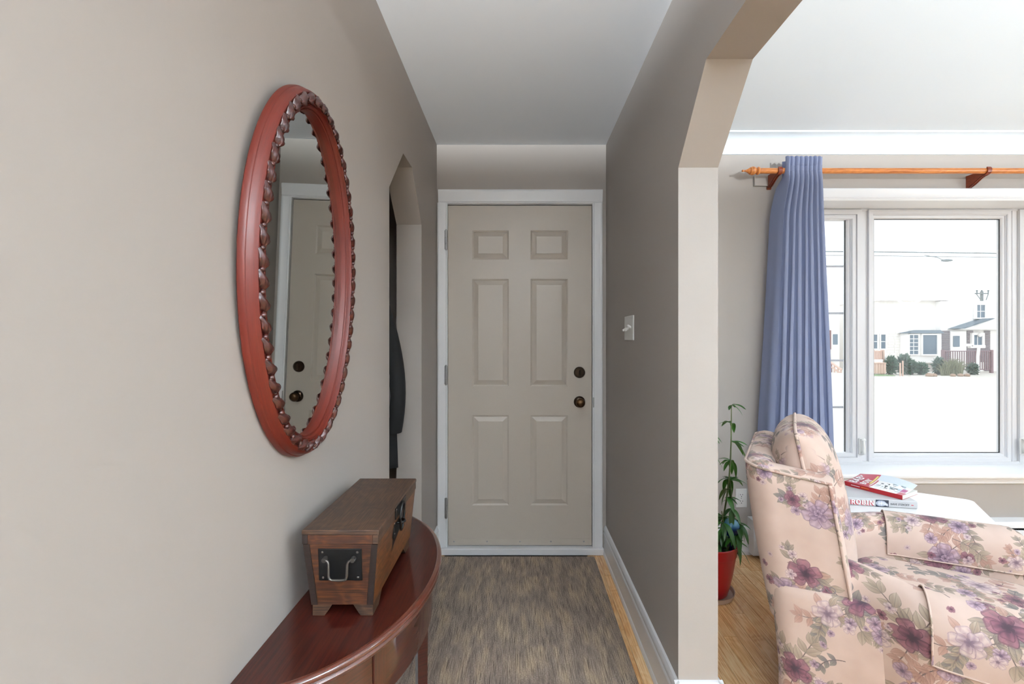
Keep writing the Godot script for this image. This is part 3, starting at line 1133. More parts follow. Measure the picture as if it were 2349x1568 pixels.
	m.span(dx(1004.0), dx(1383.0), 0.0, y0 - 0.003, -0.16, 0.03, 0.004)
	part("threshold", m, M.trim, root)
	m = MB.new()
	m.span(x0 - 0.02, x1 + 0.02, -0.2, y1 + 0.05, -0.24, -0.2, 0.002)
	part("storm_door", m, M.trim, root)

func bay_window() -> void:
	var root := Node3D.new()
	root.name = "window_1"
	add_child(root)
	root.set_meta("kind", "structure")
	root.set_meta("label", "white three part living room window facing the street")
	root.set_meta("category", "window")
	root.position = Vector3(0, 0, -ZW)
	var top := EYE + 0.8286
	var bot := EYE - 0.803
	var xl := win_x(1772.0)
	var xr := win_x(2524.0)
	var zi := ZW - ZD                      # the wall face, in the window's own axes
	var gy0 := win_y(1037.0)
	var gy1 := win_y(503.5)
	# lining boards of the recess
	var m := MB.new()
	m.span(xl - 0.001, xl + 0.014, bot, top, 0.0, zi + 0.002, 0.001)
	m.span(xr - 0.014, xr + 0.001, bot, top, 0.0, zi + 0.002, 0.001)
	m.span(xl, xr, top - 0.014, top + 0.001, 0.0, zi + 0.002, 0.001)
	part("reveal", m, M.trim, root)
	# casing on the wall
	var cas := pv([-0.004, 0.0, -0.004, 0.012, 0.006, 0.016, 0.010, 0.013, 0.014, 0.016, 0.030, 0.014, 0.044, 0.019, 0.062, 0.021, 0.068, 0.016, 0.068, 0.0])
	m = MB.new()
	m.rect_frame(xl + 0.01, xr - 0.01, bot - 0.02, top - 0.012, zi, cas, 14)
	part("casing", m, M.trim, root)
	# three lights
	var lights := [[win_x(1820.0), win_x(1938.0)], [win_x(2005.0), win_x(2292.0)], [win_x(2358.0), win_x(2476.0)]]
	var seal := pv([-0.001, -0.004, -0.001, -0.0006, 0.0034, -0.0006, 0.0034, -0.004])
	var bead := pv([0.0034, -0.02, 0.0034, 0.003, 0.010, 0.011, 0.020, 0.013, 0.0215, 0.019, 0.026, 0.019, 0.026, -0.02])
	for i in 3:
		var a: float = lights[i][0]
		var b: float = lights[i][1]
		m = MB.new()
		m.rect_frame(a, b, gy0, gy1, 0.0, bead)
		var outer := pv([0.026, -0.03, 0.026, 0.024, 0.030, 0.027, 0.050, 0.027, 0.0515, 0.031, 0.0555, 0.031, 0.0575, 0.026, 0.0575, -0.03]) if i == 1 else pv([0.026, -0.03, 0.026, 0.024, 0.030, 0.029, 0.048, 0.029, 0.050, 0.024, 0.054, 0.024, 0.056, 0.033, 0.086, 0.033, 0.088, 0.028, 0.088, -0.03])
		if i != 1:
			m.rect_frame(a, b, gy0 + 0.030, gy1 - 0.030, 0.0, outer)
		else:
			m.rect_frame(a, b, gy0, gy1, 0.0, outer)
		var f := part("picture_frame" if i == 1 else "casement_sash", m, M.vinyl, root)
		m = MB.new()
		m.rect_frame(a, b, gy0, gy1, 0.0, seal)
		part("gasket", m, M.gasket, f)
		m = MB.new()
		m.quad(Vector3(a, gy0, -0.003), Vector3(b, gy0, -0.003), Vector3(b, gy1, -0.003), Vector3(a, gy1, -0.003))
		part("pane", m, M.pane, f)
		if i != 1:
			for py in [610.0, 718.0, 826.5, 934.0]:
				m = MB.new()
				m.span(a, b, win_y(py) - 0.0065, win_y(py) + 0.0065, -0.016, -0.009, 0.002)
				part("muntin", m, M.grille_grey, f)
			m = MB.new()
			m.span((a + b) / 2 - 0.0065, (a + b) / 2 + 0.0065, gy0, gy1, -0.016, -0.009, 0.002)
			part("muntin", m, M.grille_grey, f)
			# folding crank
			var hx := win_x(1966.0) if i == 0 else win_x(2330.0)
			m = MB.new()
			m.cbox(Vector3(hx, win_y(1020.0), 0.038), Vector3(0.034, 0.105, 0.012), 0.004)
			m.tube([Vector3(hx, win_y(1036.0), 0.04), Vector3(hx, win_y(1034.0), 0.058), Vector3(hx - 0.004, win_y(1020.0), 0.064), Vector3(hx - 0.002, win_y(1006.0), 0.058)], [0.011, 0.010, 0.0085, 0.007], 10)
			m.ball(Vector3(hx, win_y(1004.0), 0.057), Vector3(0.013, 0.010, 0.009), 8, 12)
			part("crank_handle", m, M.plastic, f)
	m = MB.new()
	for px in [1977.5, 2319.0]:
		m.span(win_x(px) - 0.0215, win_x(px) + 0.0215, bot, top, -0.06, 0.018, 0.003)
	m.span(xl, xr, top - 0.026, top, -0.06, 0.022, 0.002)
	m.span(xl, xr, bot, bot + 0.02, -0.06, 0.03, 0.002)
	for s in [[xl, xl + 0.05], [xr - 0.05, xr]]:
		m.span(s[0], s[1], bot, top, -0.06, 0.02, 0.002)
	part("frame", m, M.vinyl, root)
	# stool board with a rounded nose and its apron
	m = MB.new()
	m.mould(pv([-0.005, 0.0, zi + 0.042, 0.0, zi + 0.049, -0.006, zi + 0.051, -0.014, zi + 0.049, -0.022, zi + 0.042, -0.028, -0.005, -0.028]), Vector3(xl - 0.10, bot + 0.002, 0), Vector3(xr + 0.10, bot + 0.002, 0), Vector3(0, 0, 1), Vector3.UP)
	part("sill_board", m, M.trim, root)
	m = MB.new()
	m.mould(pv([0.0, 0.0, 0.03, 0.0, 0.03, -0.012, 0.02, -0.016, 0.016, -0.034, 0.006, -0.04, 0.0, -0.04]), Vector3(xl - 0.07, bot - 0.026, zi), Vector3(xr + 0.07, bot - 0.026, zi), Vector3(0, 0, 1), Vector3.UP)
	part("apron", m, M.trim, root)
	# an unseen side window, placed to light the room from the right
	root = Node3D.new()
	root.name = "window_2"
	add_child(root)
	root.set_meta("kind", "structure")
	m = MB.new()
	m.xf = Transform3D(Basis(Vector3.UP, -PI / 2), Vector3(XLR, 0, 0.0))
	m.rect_frame(-1.2, 2.3, 0.3, 2.2, 0.0, cas)
	for k in 3:
		m.rect_frame(-1.15 + 1.17 * k, -0.07 + 1.17 * k, 0.35, 2.15, -0.08, pv([-0.05, -0.03, -0.05, 0.02, 0.0, 0.02, 0.0, -0.03]))
	part("frame", m, M.vinyl, root)
	m = MB.new()
	m.xf = Transform3D(Basis(Vector3.UP, -PI / 2), Vector3(XLR, 0, 0.0))
	m.quad(Vector3(-1.2, 0.3, -0.09), Vector3(2.3, 0.3, -0.09), Vector3(2.3, 2.2, -0.09), Vector3(-1.2, 2.2, -0.09))
	part("pane", m, M.pane, root)

func closet() -> void:
	var z0 := 1.62
	var z1 := 2.66
	var x0 := -1.45
	var m := MB.new()
	m.span(x0 - 0.1, x0, 0, HC, -z1 - 0.05, -z0 + 0.05)
	m.span(x0 - 0.1, XL - 0.124, 0, HC, -z1 - 0.1, -z1)
	m.span(x0 - 0.1, XL - 0.124, 0, HC, -z0, -z0 + 0.1)
	struct("wall_closet", m, M.wall_paint)
	# two coats hang inside on a rail
	var rail := MB.new()
	rail.tube([Vector3(-0.80, 1.70, -z0), Vector3(-0.80, 1.70, -z1)], 0.014, 12)
	single("closet_rail", rail, M.steel, "steel hanging rail across the dark closet above the coats", "rail")
	coat("black_coat", "long black coat whose sleeve hangs out of the closet opening", -0.762, 2.24, M.coat_black, 0.30, 0.0)
	coat("padded_jacket", "dark grey quilted jacket hanging behind the black coat in the closet", -0.80, 2.09, M.coat_grey, 0.34, 0.006)

func coat(called: String, label: String, x: float, z: float, cloth_m: Material, bottom: float, puff: float) -> void:
	var t := thing(called, label, "coat", Vector3(x, 0, -z), 0.0)
	var body := []
	for i in 28:
		var f := i / 27.0
		var y := lerpf(1.49, bottom + 0.35, f)
		var w := lerpf(0.09, 0.20, smoothstep(0.0, 0.14, f)) + 0.03 * f
		var d := lerpf(0.03, 0.06, smoothstep(0.0, 0.2, f)) + 0.015 * f
		var row := PackedVector3Array()
		for k in 36:
			var a := TAU * k / 36
			var r := 1.0 + 0.07 * f * sin(a * 7.0 + f * 2.0) + puff * 6.0 * absf(sin(f * 30.0))
			row.append(Vector3(cos(a) * w * r * (0.62 if puff > 0.0 else 0.72), y, sin(a) * d * r))
		body.append(row)
	var m := MB.new()
	m.grid(body, false, true)
	m.fan(body[0], Vector3.UP)
	m.fan(body[-1], Vector3.DOWN)
	part("body", m, cloth_m, t)
	var sl := []
	var rad := []
	for i in 14:
		var f := i / 13.0
		sl.append(Vector3(0.09 + 0.075 * sin(f * 2.1), 1.43 - 0.60 * f, 0.01 + 0.02 * sin(f * 3.0)))
		rad.append(0.050 + 0.012 * sin(f * 3.1) + puff * absf(sin(f * 20.0)) - 0.008 * f)
	m = MB.new()
	m.tube(sl, rad, 16)
	part("sleeve", m, cloth_m, t)
	m = MB.new()
	m.tube([Vector3(-0.08, 1.47, 0), Vector3(-0.03, 1.53, 0.03), Vector3(0.03, 1.53, 0.03), Vector3(0.08, 1.47, 0)], 0.022, 10)
	part("collar", m, cloth_m, t)
	m = MB.new()
	m.tube([Vector3(-0.08, 1.45, 0), Vector3(0.0, 1.50, 0), Vector3(0.08, 1.45, 0)], 0.006, 8)
	var hook := []
	for i in 9:
		var a := PI * 1.2 * i / 8.0
		hook.append(Vector3(x * 0.0 + (-0.80 - x) + 0.018 * cos(a), 1.70 + 0.018 * sin(a), 0))
	hook.reverse()
	hook.append(Vector3(-0.80 - x + 0.018, 1.68, 0))
	hook.append(Vector3(0.0, 1.50, 0))
	m.tube(hook, 0.003, 6)
	part("hanger", m, M.iron, t)

func hall_things() -> void:
	# the carpet runner
	var m := MB.new()
	m.cbox(Vector3((XL + 0.012 + 0.447) / 2, 0.0045, -0.735), Vector3(0.447 - XL - 0.012, 0.009, 3.88), 0.003)
	# lay the weave out along the hall
	for i in m.v.size():
		m.t[i] = Vector2(m.v[i].x, m.v[i].z)
	single("carpet_runner", m, M.carpet, "brown and grey streaked woven carpet runner along the hall to the door", "carpet")
	# triple toggle switch on the right wall
	var t := thing("light_switch", "white wall plate with three toggle switches on the right hall wall", "light switch", Vector3(XR, EYE - (752.0 - CY) / F * 2.14, -2.147), -PI / 2)
	m = MB.new()
	m.cbox(Vector3(0, 0, 0.003), Vector3(0.167, 0.1145, 0.006), 0.0025)
	part("plate", m, M.plastic, t)
	for i in 3:
		m = MB.new()
		var up := -1.0 if i < 2 else 1.0          # the two towards the door are down
		var x: float = [-0.046, 0.0, 0.046][i]
		m.xf = Transform3D(Basis(Vector3.RIGHT, -up * 0.55), Vector3(x, 0, 0.004))
		m.cbox(Vector3(0, 0, 0.011), Vector3(0.0105, 0.011, 0.024), 0.003)
		part("toggle", m, M.plastic, t)
	# duplex outlet on the window wall
	t = thing("wall_outlet", "white double wall outlet above the baseboard beside the armchair", "outlet", Vector3((1699.5 - CX) / 385.0, dy(1141.5), -ZD))
	m = MB.new()
	m.cbox(Vector3(0, 0, 0.003), Vector3(0.067, 0.112, 0.006), 0.0025)
	part("plate", m, M.plastic, t)
	for y in [0.0195, -0.0195]:
		m = MB.new()
		m.cbox(Vector3(0, y, 0.0065), Vector3(0.033, 0.029, 0.003), 0.0014)
		var s := part("socket", m, M.plastic, t)
		m = MB.new()
		m.cbox(Vector3(-0.0065, y + 0.003, 0.0081), Vector3(0.0024, 0.0085, 0.0006), 0.0002)
		m.cbox(Vector3(0.0065, y + 0.003, 0.0081), Vector3(0.0024, 0.0075, 0.0006), 0.0002)
		m.ball(Vector3(0, y - 0.008, 0.0079), Vector3(0.0028, 0.0028, 0.0008), 4, 10)
		part("slots", m, M.slot, s)
	m = MB.new()
	m.ball(Vector3(0, 0, 0.006), Vector3(0.003, 0.003, 0.0015), 4, 10)
	part("screw", m, M.steel, t)

# ------------------------------------------------------------------ oval mirror
func carved_mirror() -> void:
	var tilt := 0.021
	var t := thing("oval_mirror", "large oval wall mirror in a carved red-brown wooden frame", "mirror", Vector3(XL, EYE + 0.139, -1.008))
	# local axes: x along +z of the room (towards the viewer), y up, z away from the wall
	t.basis = Basis(Vector3(0, 0, 1), -tilt) * Basis(Vector3(0, 0, -1), Vector3.UP, Vector3(1, 0, 0))
	t.position.x += 0.013
	var a0 := 0.239
	var b0 := 0.397
	var seg := 160
	var fr := []
	for i in seg:
		var a := TAU * i / seg
		var p := Vector3(cos(a) * a0, sin(a) * b0, 0)
		var tg := Vector3(-sin(a) * a0, cos(a) * b0, 0).normalized()
		var nn := Vector3(tg.y, -tg.x, 0)
		fr.append(Transform3D(Basis(-nn, Vector3(0, 0, 1), tg), p))   # profile x inward, y off the wall
	# outer moulding: flat back edge, swelling side, bead
	var m := MB.new()
	m.sweep(pv([0.004, -0.006, 0.0, -0.002, 0.0, 0.006, 0.0015, 0.010, 0.003, 0.011, 0.004, 0.014, 0.006, 0.020, 0.0085, 0.0245, 0.012, 0.0275, 0.0145, 0.0275, 0.016, 0.0255, 0.030, 0.024]), fr, false, -1.0, true)
	part("outer_moulding", m, M.redwood_frame, t)
	# inner moulding: cove, fine ribs, bead, sight edge
	m = MB.new()
	m.sweep(pv([0.028, 0.020, 0.0285, 0.0265, 0.030, 0.0285, 0.0325, 0.0285, 0.034, 0.0265, 0.0345, 0.0232, 0.036, 0.0248, 0.0372, 0.0226, 0.0385, 0.024, 0.0400, 0.0222, 0.0425, 0.0200, 0.0430, 0.0162, 0.0445, 0.0182, 0.046, 0.0170, 0.047, 0.0125, 0.048, 0.008, 0.049, 0.001]), fr, false, -1.0, true)
	part("inner_moulding", m, M.redwood_frame, t)
	# carved acanthus band: alternating curled leaves and small buds
	rng.seed = 3
	var kinds := []
	for i in 4:
		kinds.append(curl_leaf(i))
	var bud := MB.new()
	bud.ball(Vector3(0.001, 0.0, 0.004), Vector3(0.0055, 0.0048, 0.0050), 8, 10)
	bud.ball(Vector3(-0.004, 0.002, 0.003), Vector3(0.0035, 0.0035, 0.0035), 7, 9)
	bud.ball(Vector3(0.005, -0.003, 0.002), Vector3(0.0032, 0.003, 0.0032), 7, 9)
	var bud_mesh := bud.mesh()
	var count := 50
	# equal steps along the oval
	var steps := []
	var total := 0.0
	for i in 720:
		var a := TAU * (i + 0.5) / 720
		steps.append(Vector2(sin(a) * a0, cos(a) * b0).length() * TAU / 720)
		total += steps[-1]
	var run := 0.0
	var k := 0
	for i in 720:
		run += steps[i]
		while k < count * 2 and run >= total * k / (count * 2):
			var a := TAU * (i + 1) / 720
			var tg := Vector3(-sin(a) * a0, cos(a) * b0, 0).normalized()
			var nn := Vector3(tg.y, -tg.x, 0)
			var p := Vector3(cos(a) * a0, sin(a) * b0, 0) - nn * 0.0215 + Vector3(0, 0, 0.0245)
			var o := part("carved_leaf" if k % 2 == 0 else "carved_bud", kinds[(k / 2) % 4] if k % 2 == 0 else bud_mesh, M.glazed_carving, t)
			o.transform = Transform3D(Basis(-nn, tg, Vector3(0, 0, 1)) * Basis(Vector3(0, 0, 1), -0.28), p)
			k += 1
	# the glass
	m = MB.new()
	var row := PackedVector3Array()
	for i in seg:
		var a := TAU * i / seg
		row.append(Vector3(cos(a) * (a0 - 0.0465), sin(a) * (b0 - 0.0465), 0.006))
	m.fan(row, Vector3(0, 0, 1))
	part("mirror_glass", m, M.mirror_glass, t)
	m = MB.new()
	var back := PackedVector3Array()
	for i in seg:
		var a := TAU * i / seg
		back.append(Vector3(cos(a) * (a0 - 0.004), sin(a) * (b0 - 0.004), -0.005))
	m.fan(back, Vector3(0, 0, -1))
	part("backing_board", m, M.lining, t)

# one leaf of the band: a plump ribbon lying aslant the band, its outer edge rolled over at the tip
func curl_leaf(k: int) -> ArrayMesh:
	var m := MB.new()
	var rows := []
	for i in 21:
		var s := i / 20.0
		var grow_ := pow(s, 0.75) * (1.0 - 0.25 * s)
		var w := (0.0036 + 0.0125 * grow_) * sqrt(maxf(0.02, 1.0 - pow(maxf(0.0, s - 0.62) / 0.39, 3.0))) * (1.0 + 0.10 * sin(s * 15.0 + k))
		var y := lerpf(-0.0205, 0.0165, s)
		var lift := 0.0005 + 0.0085 * sin(PI * clampf(s * 0.86, 0, 1)) * (0.6 + 0.4 * s)
		var twist := lerpf(-0.45, 1.0, s * s) + 0.07 * k
		var row := PackedVector3Array()
		for j in 20:
			var a := TAU * j / 20
			var x := cos(a) * w
			var z := sin(a) * (0.0038 + 0.0010 * cos(a * 3.0 + s * 5.0)) + 0.0014 * cos(x * 800.0 + s * 6.0) * s - 30.0 * x * x * (0.4 + s)
			row.append(Vector3(x * cos(twist) - z * sin(twist) * 0.6 + 0.004 * s, y + 0.45 * x * (0.5 - s), lift + x * sin(twist) * 0.55 + z * cos(twist)))
		rows.append(row)
	m.grid(rows, false, true)
	m.fan(rows[0], Vector3(0, -1, 0))
	m.fan(rows[-1], Vector3(0, 1, 0))
	return m.mesh()

# ------------------------------------------------------------------ half-moon console
const TZ := 1.14        # middle of the table along the wall
const TTOP := EYE - 0.580

func half_oval(a: float, b: float, n: int) -> PackedVector2Array:
	# (depth, distance from the wall), from the far end to the near end
	var p := PackedVector2Array()
	for i in n + 1:
		var w := PI * i / n
		p.append(Vector2(cos(w) * a, sin(w) * b))
	return p

func console_table() -> void:
	var t := thing("console_table", "half-moon dark red cherry console table against the left hall wall", "table", Vector3(XL + 0.001, 0, -TZ))
	var h := TTOP
	var a := 0.405
	var b := 0.284
	var n := 72
	var path := half_oval(a, b, n)
	var fr := []
	for i in path.size():
		var p := path[i]
		var d := (path[mini(i + 1, n)] - path[maxi(i - 1, 0)]).normalized()
		# local x of the table = away from the wall, z = towards the viewer (= -depth)
		var pos := Vector3(p.y, h, -p.x)
		var tg := Vector3(d.y, 0, -d.x)
		var out := Vector3(tg.z, 0, -tg.x)
		if out.dot(Vector3(p.y, 0, -p.x)) < 0:
			out = -out
		fr.append(Transform3D(Basis(out, Vector3.UP, tg), pos))
	# flat top
	var m := MB.new()
	var poly := PackedVector2Array()
	for f in fr:
		var p: Vector3 = f * Vector3(-0.0125, 0, 0)
		poly.append(Vector2(maxf(p.x, 0.0), p.z))
	var tr := Geometry2D.triangulate_polygon(poly)
	for side in 2:
		var k := []
		for p in poly:
			k.append(m.put(Vector3(p.x, h if side == 0 else h - 0.026, p.y), Vector3.UP if side == 0 else Vector3.DOWN, Vector2(p.y, p.x)))
		for i in range(0, tr.size(), 3):
			m.tri(k[tr[i]], k[tr[i + 1]], k[tr[i + 2]])
	m.quad(Vector3(0, h - 0.026, -a + 0.012), Vector3(0, h - 0.026, a - 0.012), Vector3(0, h, a - 0.012), Vector3(0, h, -a + 0.012))
	part("tabletop", m, M.cherry, t)
	# moulded rim: step, thumb round, groove, bead
	m = MB.new()
	m.sweep(pv([-0.0125, 0.0, -0.0115, 0.0012, -0.008, 0.0012, -0.004, 0.0, -0.001, -0.003, 0.0, -0.007, -0.001, -0.0105, -0.004, -0.0125, -0.0055, -0.014, -0.004, -0.0155, -0.002, -0.018, -0.002, -0.021, -0.004, -0.0245, -0.008, -0.026, -0.030, -0.026]), fr, false, -1.0)
	part("rim", m, M.cherry_edge, t)
	# bowed apron in three fields between leg blocks
	var ap := 0.116
	var inn := 0.024
	var legs := []
	for i in path.size():
		if absf(absf(path[i].x) - 0.242) < 0.010:
			legs.append(i)
	m = MB.new()
	m.sweep(pv([-inn, -0.026, -inn, -0.026 - ap + 0.002, -inn - 0.002, -0.026 - ap, -inn - 0.016, -0.026 - ap, -inn - 0.018, -0.026]), fr, false, -1.0)
	part("apron", m, M.cherry, t)
	m = MB.new()
	m.span(0.0, 0.018, h - 0.026 - ap, h - 0.026, -a + 0.04, a - 0.04, 0.001)
	part("back_rail", m, M.cherry, t)
	for sgn in [-1.0, 1.0]:                        # two legs under the bow
		var d: float = 0.242 * sgn
		var y: float = b * sqrt(1.0 - pow(d / a, 2.0))
		var tg := Vector3(-d * b / (a * a) / sqrt(1.0 - pow(d / a, 2.0)), 0, -1).normalized()
		var out := Vector3(-tg.z, 0, tg.x)
		var c := Vector3(y, 0, -d) - out * (inn + 0.0135)
		taper_leg(t, c, Basis(out, Vector3.UP, tg), h - 0.027, 0.033, 0.024)
	for sgn in [-1.0, 1.0]:                        # two at the wall
		taper_leg(t, Vector3(0.018, 0, sgn * (a - 0.075)), Basis.IDENTITY, h - 0.027, 0.032, 0.024)

func taper_leg(t: Node3D, c: Vector3, bs: Basis, h: float, w: float, w2: float) -> void:
	var m := MB.new()
	m.xf = Transform3D(bs, c)
	var a := w / 2
	var b := w2 / 2
	var y1 := h - 0.135
	m.cbox(Vector3(0, (h + y1) / 2, 0), Vector3(w, h - y1, w), 0.0015)
	m.frus([-b, b, -b, b], 0.0095, [-a, a, -a, a], y1)
	part("leg", m, M.cherry, t)

# ------------------------------------------------------------------ wooden chest
func chest() -> void:
	var t := thing("wooden_chest", "small dark wooden chest with black iron handles on the half-moon table", "chest", Vector3(-0.3655, TTOP + 0.0012, -1.1145))
	var hx := 0.0797                                 # half sizes at the top, and at the foot
	var hz := 0.1745
	var fx := 0.0627
	var fz := 0.160
	var y0 := 0.0235
	var y1 := 0.1535
	var y2 := 0.183
	var th := 0.013
	# four feet with bracket cut-outs
	for sx in [-1.0, 1.0]:
		for sz in [-1.0, 1.0]:
			var m := MB.new()
			var p := pv([0, 0, 0.034, 0, 0.040, 0.006, 0.056, y0, 0, y0]) if sx * 0.0 == 0.0 else pv([])
			var q := PackedVector2Array()
			for v in p:
				q.append(Vector2(sx * (fx - 0.0008 - v.x * 0.72), v.y + 0.0))
			m.prism(q, sz * fz, sz * (fz - th))
			var r := PackedVector2Array()
			for v in p:
				r.append(Vector2(sz * (fz - 0.0008 - v.x * 1.2), v.y - 0.0004))
			m.xf = Transform3D(Basis(Vector3(0, 0, 1), Vector3.UP, Vector3(-1, 0, 0)), Vector3.ZERO)
			m.prism(r, -sx * fx, -sx * (fx - th))
			part("foot", m, M.walnut, t)
	var gx := fx + 0.0015
	var gz := fz + 0.0015
	var ux := hx - 0.003
	var uz := hz - 0.003
	# long boards (front and back) whose ends show beside the end boards
	for sx in [-1.0, 1.0]:
		var m := MB.new()
		var lo := [sx * (gx - th), sx * gx, -gz, gz]
		var hi := [sx * (ux - th), sx * ux, -uz, uz]
		if sx < 0:
			lo = [lo[1], lo[0], lo[2], lo[3]]
			hi = [hi[1], hi[0], hi[2], hi[3]]
		m.frus(lo, y0, hi, y1)
		part("side_board", m, M.acacia_gold if sx > 0 else M.walnut, t)
	for sx in [-1.0, 1.0]:                           # dark end grain of the long boards
		for sz in [-1.0, 1.0]:
			var m := MB.new()
			var a := [sx * (gx - th), sx * gx]
			var b := [sx * (ux - th), sx * ux]
			a.sort()
			b.sort()
			var za := [sz * gz, sz * (gz + 0.0012)]
			var zb := [sz * uz, sz * (uz + 0.0012)]
			za.sort()
			zb.sort()
			m.frus([a[0], a[1], za[0], za[1]], y0, [b[0], b[1], zb[0], zb[1]], y1)
			part("end_grain", m, M.walnut_dark, t)
	for sz in [-1.0, 1.0]:
		var m := MB.new()
		var za := [sz * (gz - th), sz * gz]
		var zb := [sz * (uz - th), sz * uz]
		za.sort()
		zb.sort()
		m.uvo = Vector2(0.1, 0.05 * sz)
		m.frus([-gx + th, gx - th, za[0], za[1]], y0 + 0.008, [-ux + th, ux - th, zb[0], zb[1]], y1)
		m.frus([-gx + th, gx - th, za[0], za[1]], y0, [-gx + th, gx - th, za[0], za[1]], y0 + 0.008)
		var e := part("end_board", m, M.acacia, t)
		handle(e, sz, gz, uz, y0, y1)
	var fl := MB.new()
	fl.span(-gx + th, gx - th, y0, y0 + 0.008, -gz + th, gz - th, 0.0005)
	part("bottom_board", fl, M.walnut_dark, t)
	# lid: four rails and a top board
	var m := MB.new()
	m.cbox(Vector3(0, y2 - 0.005, 0), Vector3(hx * 2, 0.010, hz * 2), 0.0018)
	part("lid_board", m, M.walnut, t)
	for sx in [-1.0, 1.0]:
		m = MB.new()
		m.span(sx * (hx - th), sx * (hx - 0.0012), y1 + 0.001, y2 - 0.0095, -hz + 0.001, hz - 0.001, 0.0008)
		part("lid_rail", m, M.walnut_dark if sx < 0 else M.walnut, t)
	for sz in [-1.0, 1.0]:
		m = MB.new()
		m.span(-hx + th, hx - th, y1 + 0.001, y2 - 0.0095, sz * (hz - th), sz * (hz - 0.0004), 0.0006)
		part("lid_end", m, M.acacia, t)
	# hasp on the hall side
	m = MB.new()
	var lean := (ux - gx) / (y1 - y0)
	m.cbox(Vector3(hx + 0.0006, y1 + 0.014, 0.0), Vector3(0.0024, 0.026, 0.096), 0.0006)
	m.cbox(Vector3(ux - 0.0035, y1 - 0.024, 0.0), Vector3(0.0045, 0.040, 0.090), 0.0006)
	m.face(Vector3(ux - 0.004, y1 - 0.044, 0.045), Vector3(ux - 0.004, y1 - 0.044, -0.030), Vector3(ux - 0.006, y1 - 0.070, 0.042))
	var hp := part("hasp_plate", m, M.iron, t)
	m = MB.new()
	var loop := []
	for i in 17:
		var w := TAU * i / 16
		loop.append(Vector3(hx + 0.0065 - 0.004 * (0.5 - 0.5 * sin(w)), y1 - 0.008 + 0.034 * sin(w), 0.019 * cos(w) * (1.0 if sin(w) > -0.3 else 0.8)))
	m.tube(loop, 0.0030, 8, false)
	part("hasp_loop", m, M.iron, hp)
	m = MB.new()
	var st := []
	for i in 9:
		var w := PI * i / 8
		st.append(Vector3(ux - 0.002 + 0.016 * sin(w), y1 - 0.020, 0.012 * cos(w)))
	m.tube(st, 0.0030, 8, false)
	part("staple", m, M.iron, hp)
	for q in [[y1 + 0.022, 0.042], [y1 + 0.022, -0.042], [y1 - 0.012, 0.038], [y1 - 0.036, 0.038], [y1 - 0.036, -0.038]]:
		m = MB.new()
		m.ball(Vector3((hx + 0.0018) if q[0] > y1 else ux - 0.001, q[0], q[1]), Vector3(0.0016, 0.0024, 0.0024), 5, 9)
		part("rivet", m, M.pewter, hp)

func handle(parent: Node, sz: float, gz: float, uz: float, y0: float, y1: float) -> void:
	# an iron plate lying on the leaning end, and a swinging bail
	var lean := atan2(uz - gz, y1 - y0)
	var mid := Vector3(-0.001, y1 - 0.043, sz * lerpf(uz, gz, 0.043 / (y1 - y0)))
	var bs := Basis(Vector3.RIGHT, lean * sz)
	if sz < 0:
		bs = bs * Basis(Vector3.UP, PI)
	var m := MB.new()
	m.xf = Transform3D(bs, mid)
	m.cbox(Vector3(0, 0, 0.001), Vector3(0.0895, 0.068, 0.0026), 0.0006)
	var pl := part("handle_plate", m, M.iron, parent)
	for q in [[-0.036, 0.027], [0.036, 0.027], [-0.036, -0.027], [0.036, -0.027]]:
		m = MB.new()
		m.xf = Transform3D(bs, mid)
		m.ball(Vector3(q[0], q[1], 0.0023), Vector3(0.0026, 0.0026, 0.0016), 5, 10)
		part("rivet", m, M.pewter, pl)
	m = MB.new()
	m.xf = Transform3D(bs, mid)
	var pts := [Vector3(-0.034, 0.015, 0.010), Vector3(-0.026, 0.0152, 0.011), Vector3(-0.0215, 0.013, 0.0125), Vector3(-0.019, 0.008, 0.014), Vector3(-0.0185, -0.016, 0.017), Vector3(-0.0165, -0.0215, 0.0172), Vector3(-0.012, -0.0235, 0.0172)]
	var full := pts.duplicate()
	full.append(Vector3(0.0, -0.0238, 0.0172))
	for i in pts.size():
		var p: Vector3 = pts[pts.size() - 1 - i]
		full.append(Vector3(-p.x, p.y, p.z))
	m.tube(full, 0.0026, 10)
	for s in [-1.0, 1.0]:
		m.tube([Vector3(s * 0.029, 0.015, 0.0), Vector3(s * 0.029, 0.0152, 0.0135)], 0.0048, 10)
	part("bail", m, M.pewter, pl)

# ------------------------------------------------------------------ living room
func letters(s: String, mat_: Material, w: float, h: float, parent: Node, xf: Transform3D, bold := true) -> void:
	var tm := TextMesh.new()
	var f := SystemFont.new()
	f.font_names = PackedStringArray(["Droid Sans"])
	f.font_weight = 700 if bold else 400
	tm.font = f
	tm.text = s
	tm.font_size = 64
	tm.pixel_size = 0.001
	tm.depth = 0.004
	tm.curve_step = 1.0
	var bx := tm.get_aabb()
	var k := Vector3(w / maxf(bx.size.x, 1e-4), h / maxf(bx.size.y, 1e-4), 0.1)
	var o := part("lettering", tm, mat_, parent)
	o.transform = xf * Transform3D(Basis.from_scale(k), -bx.get_center() * k)

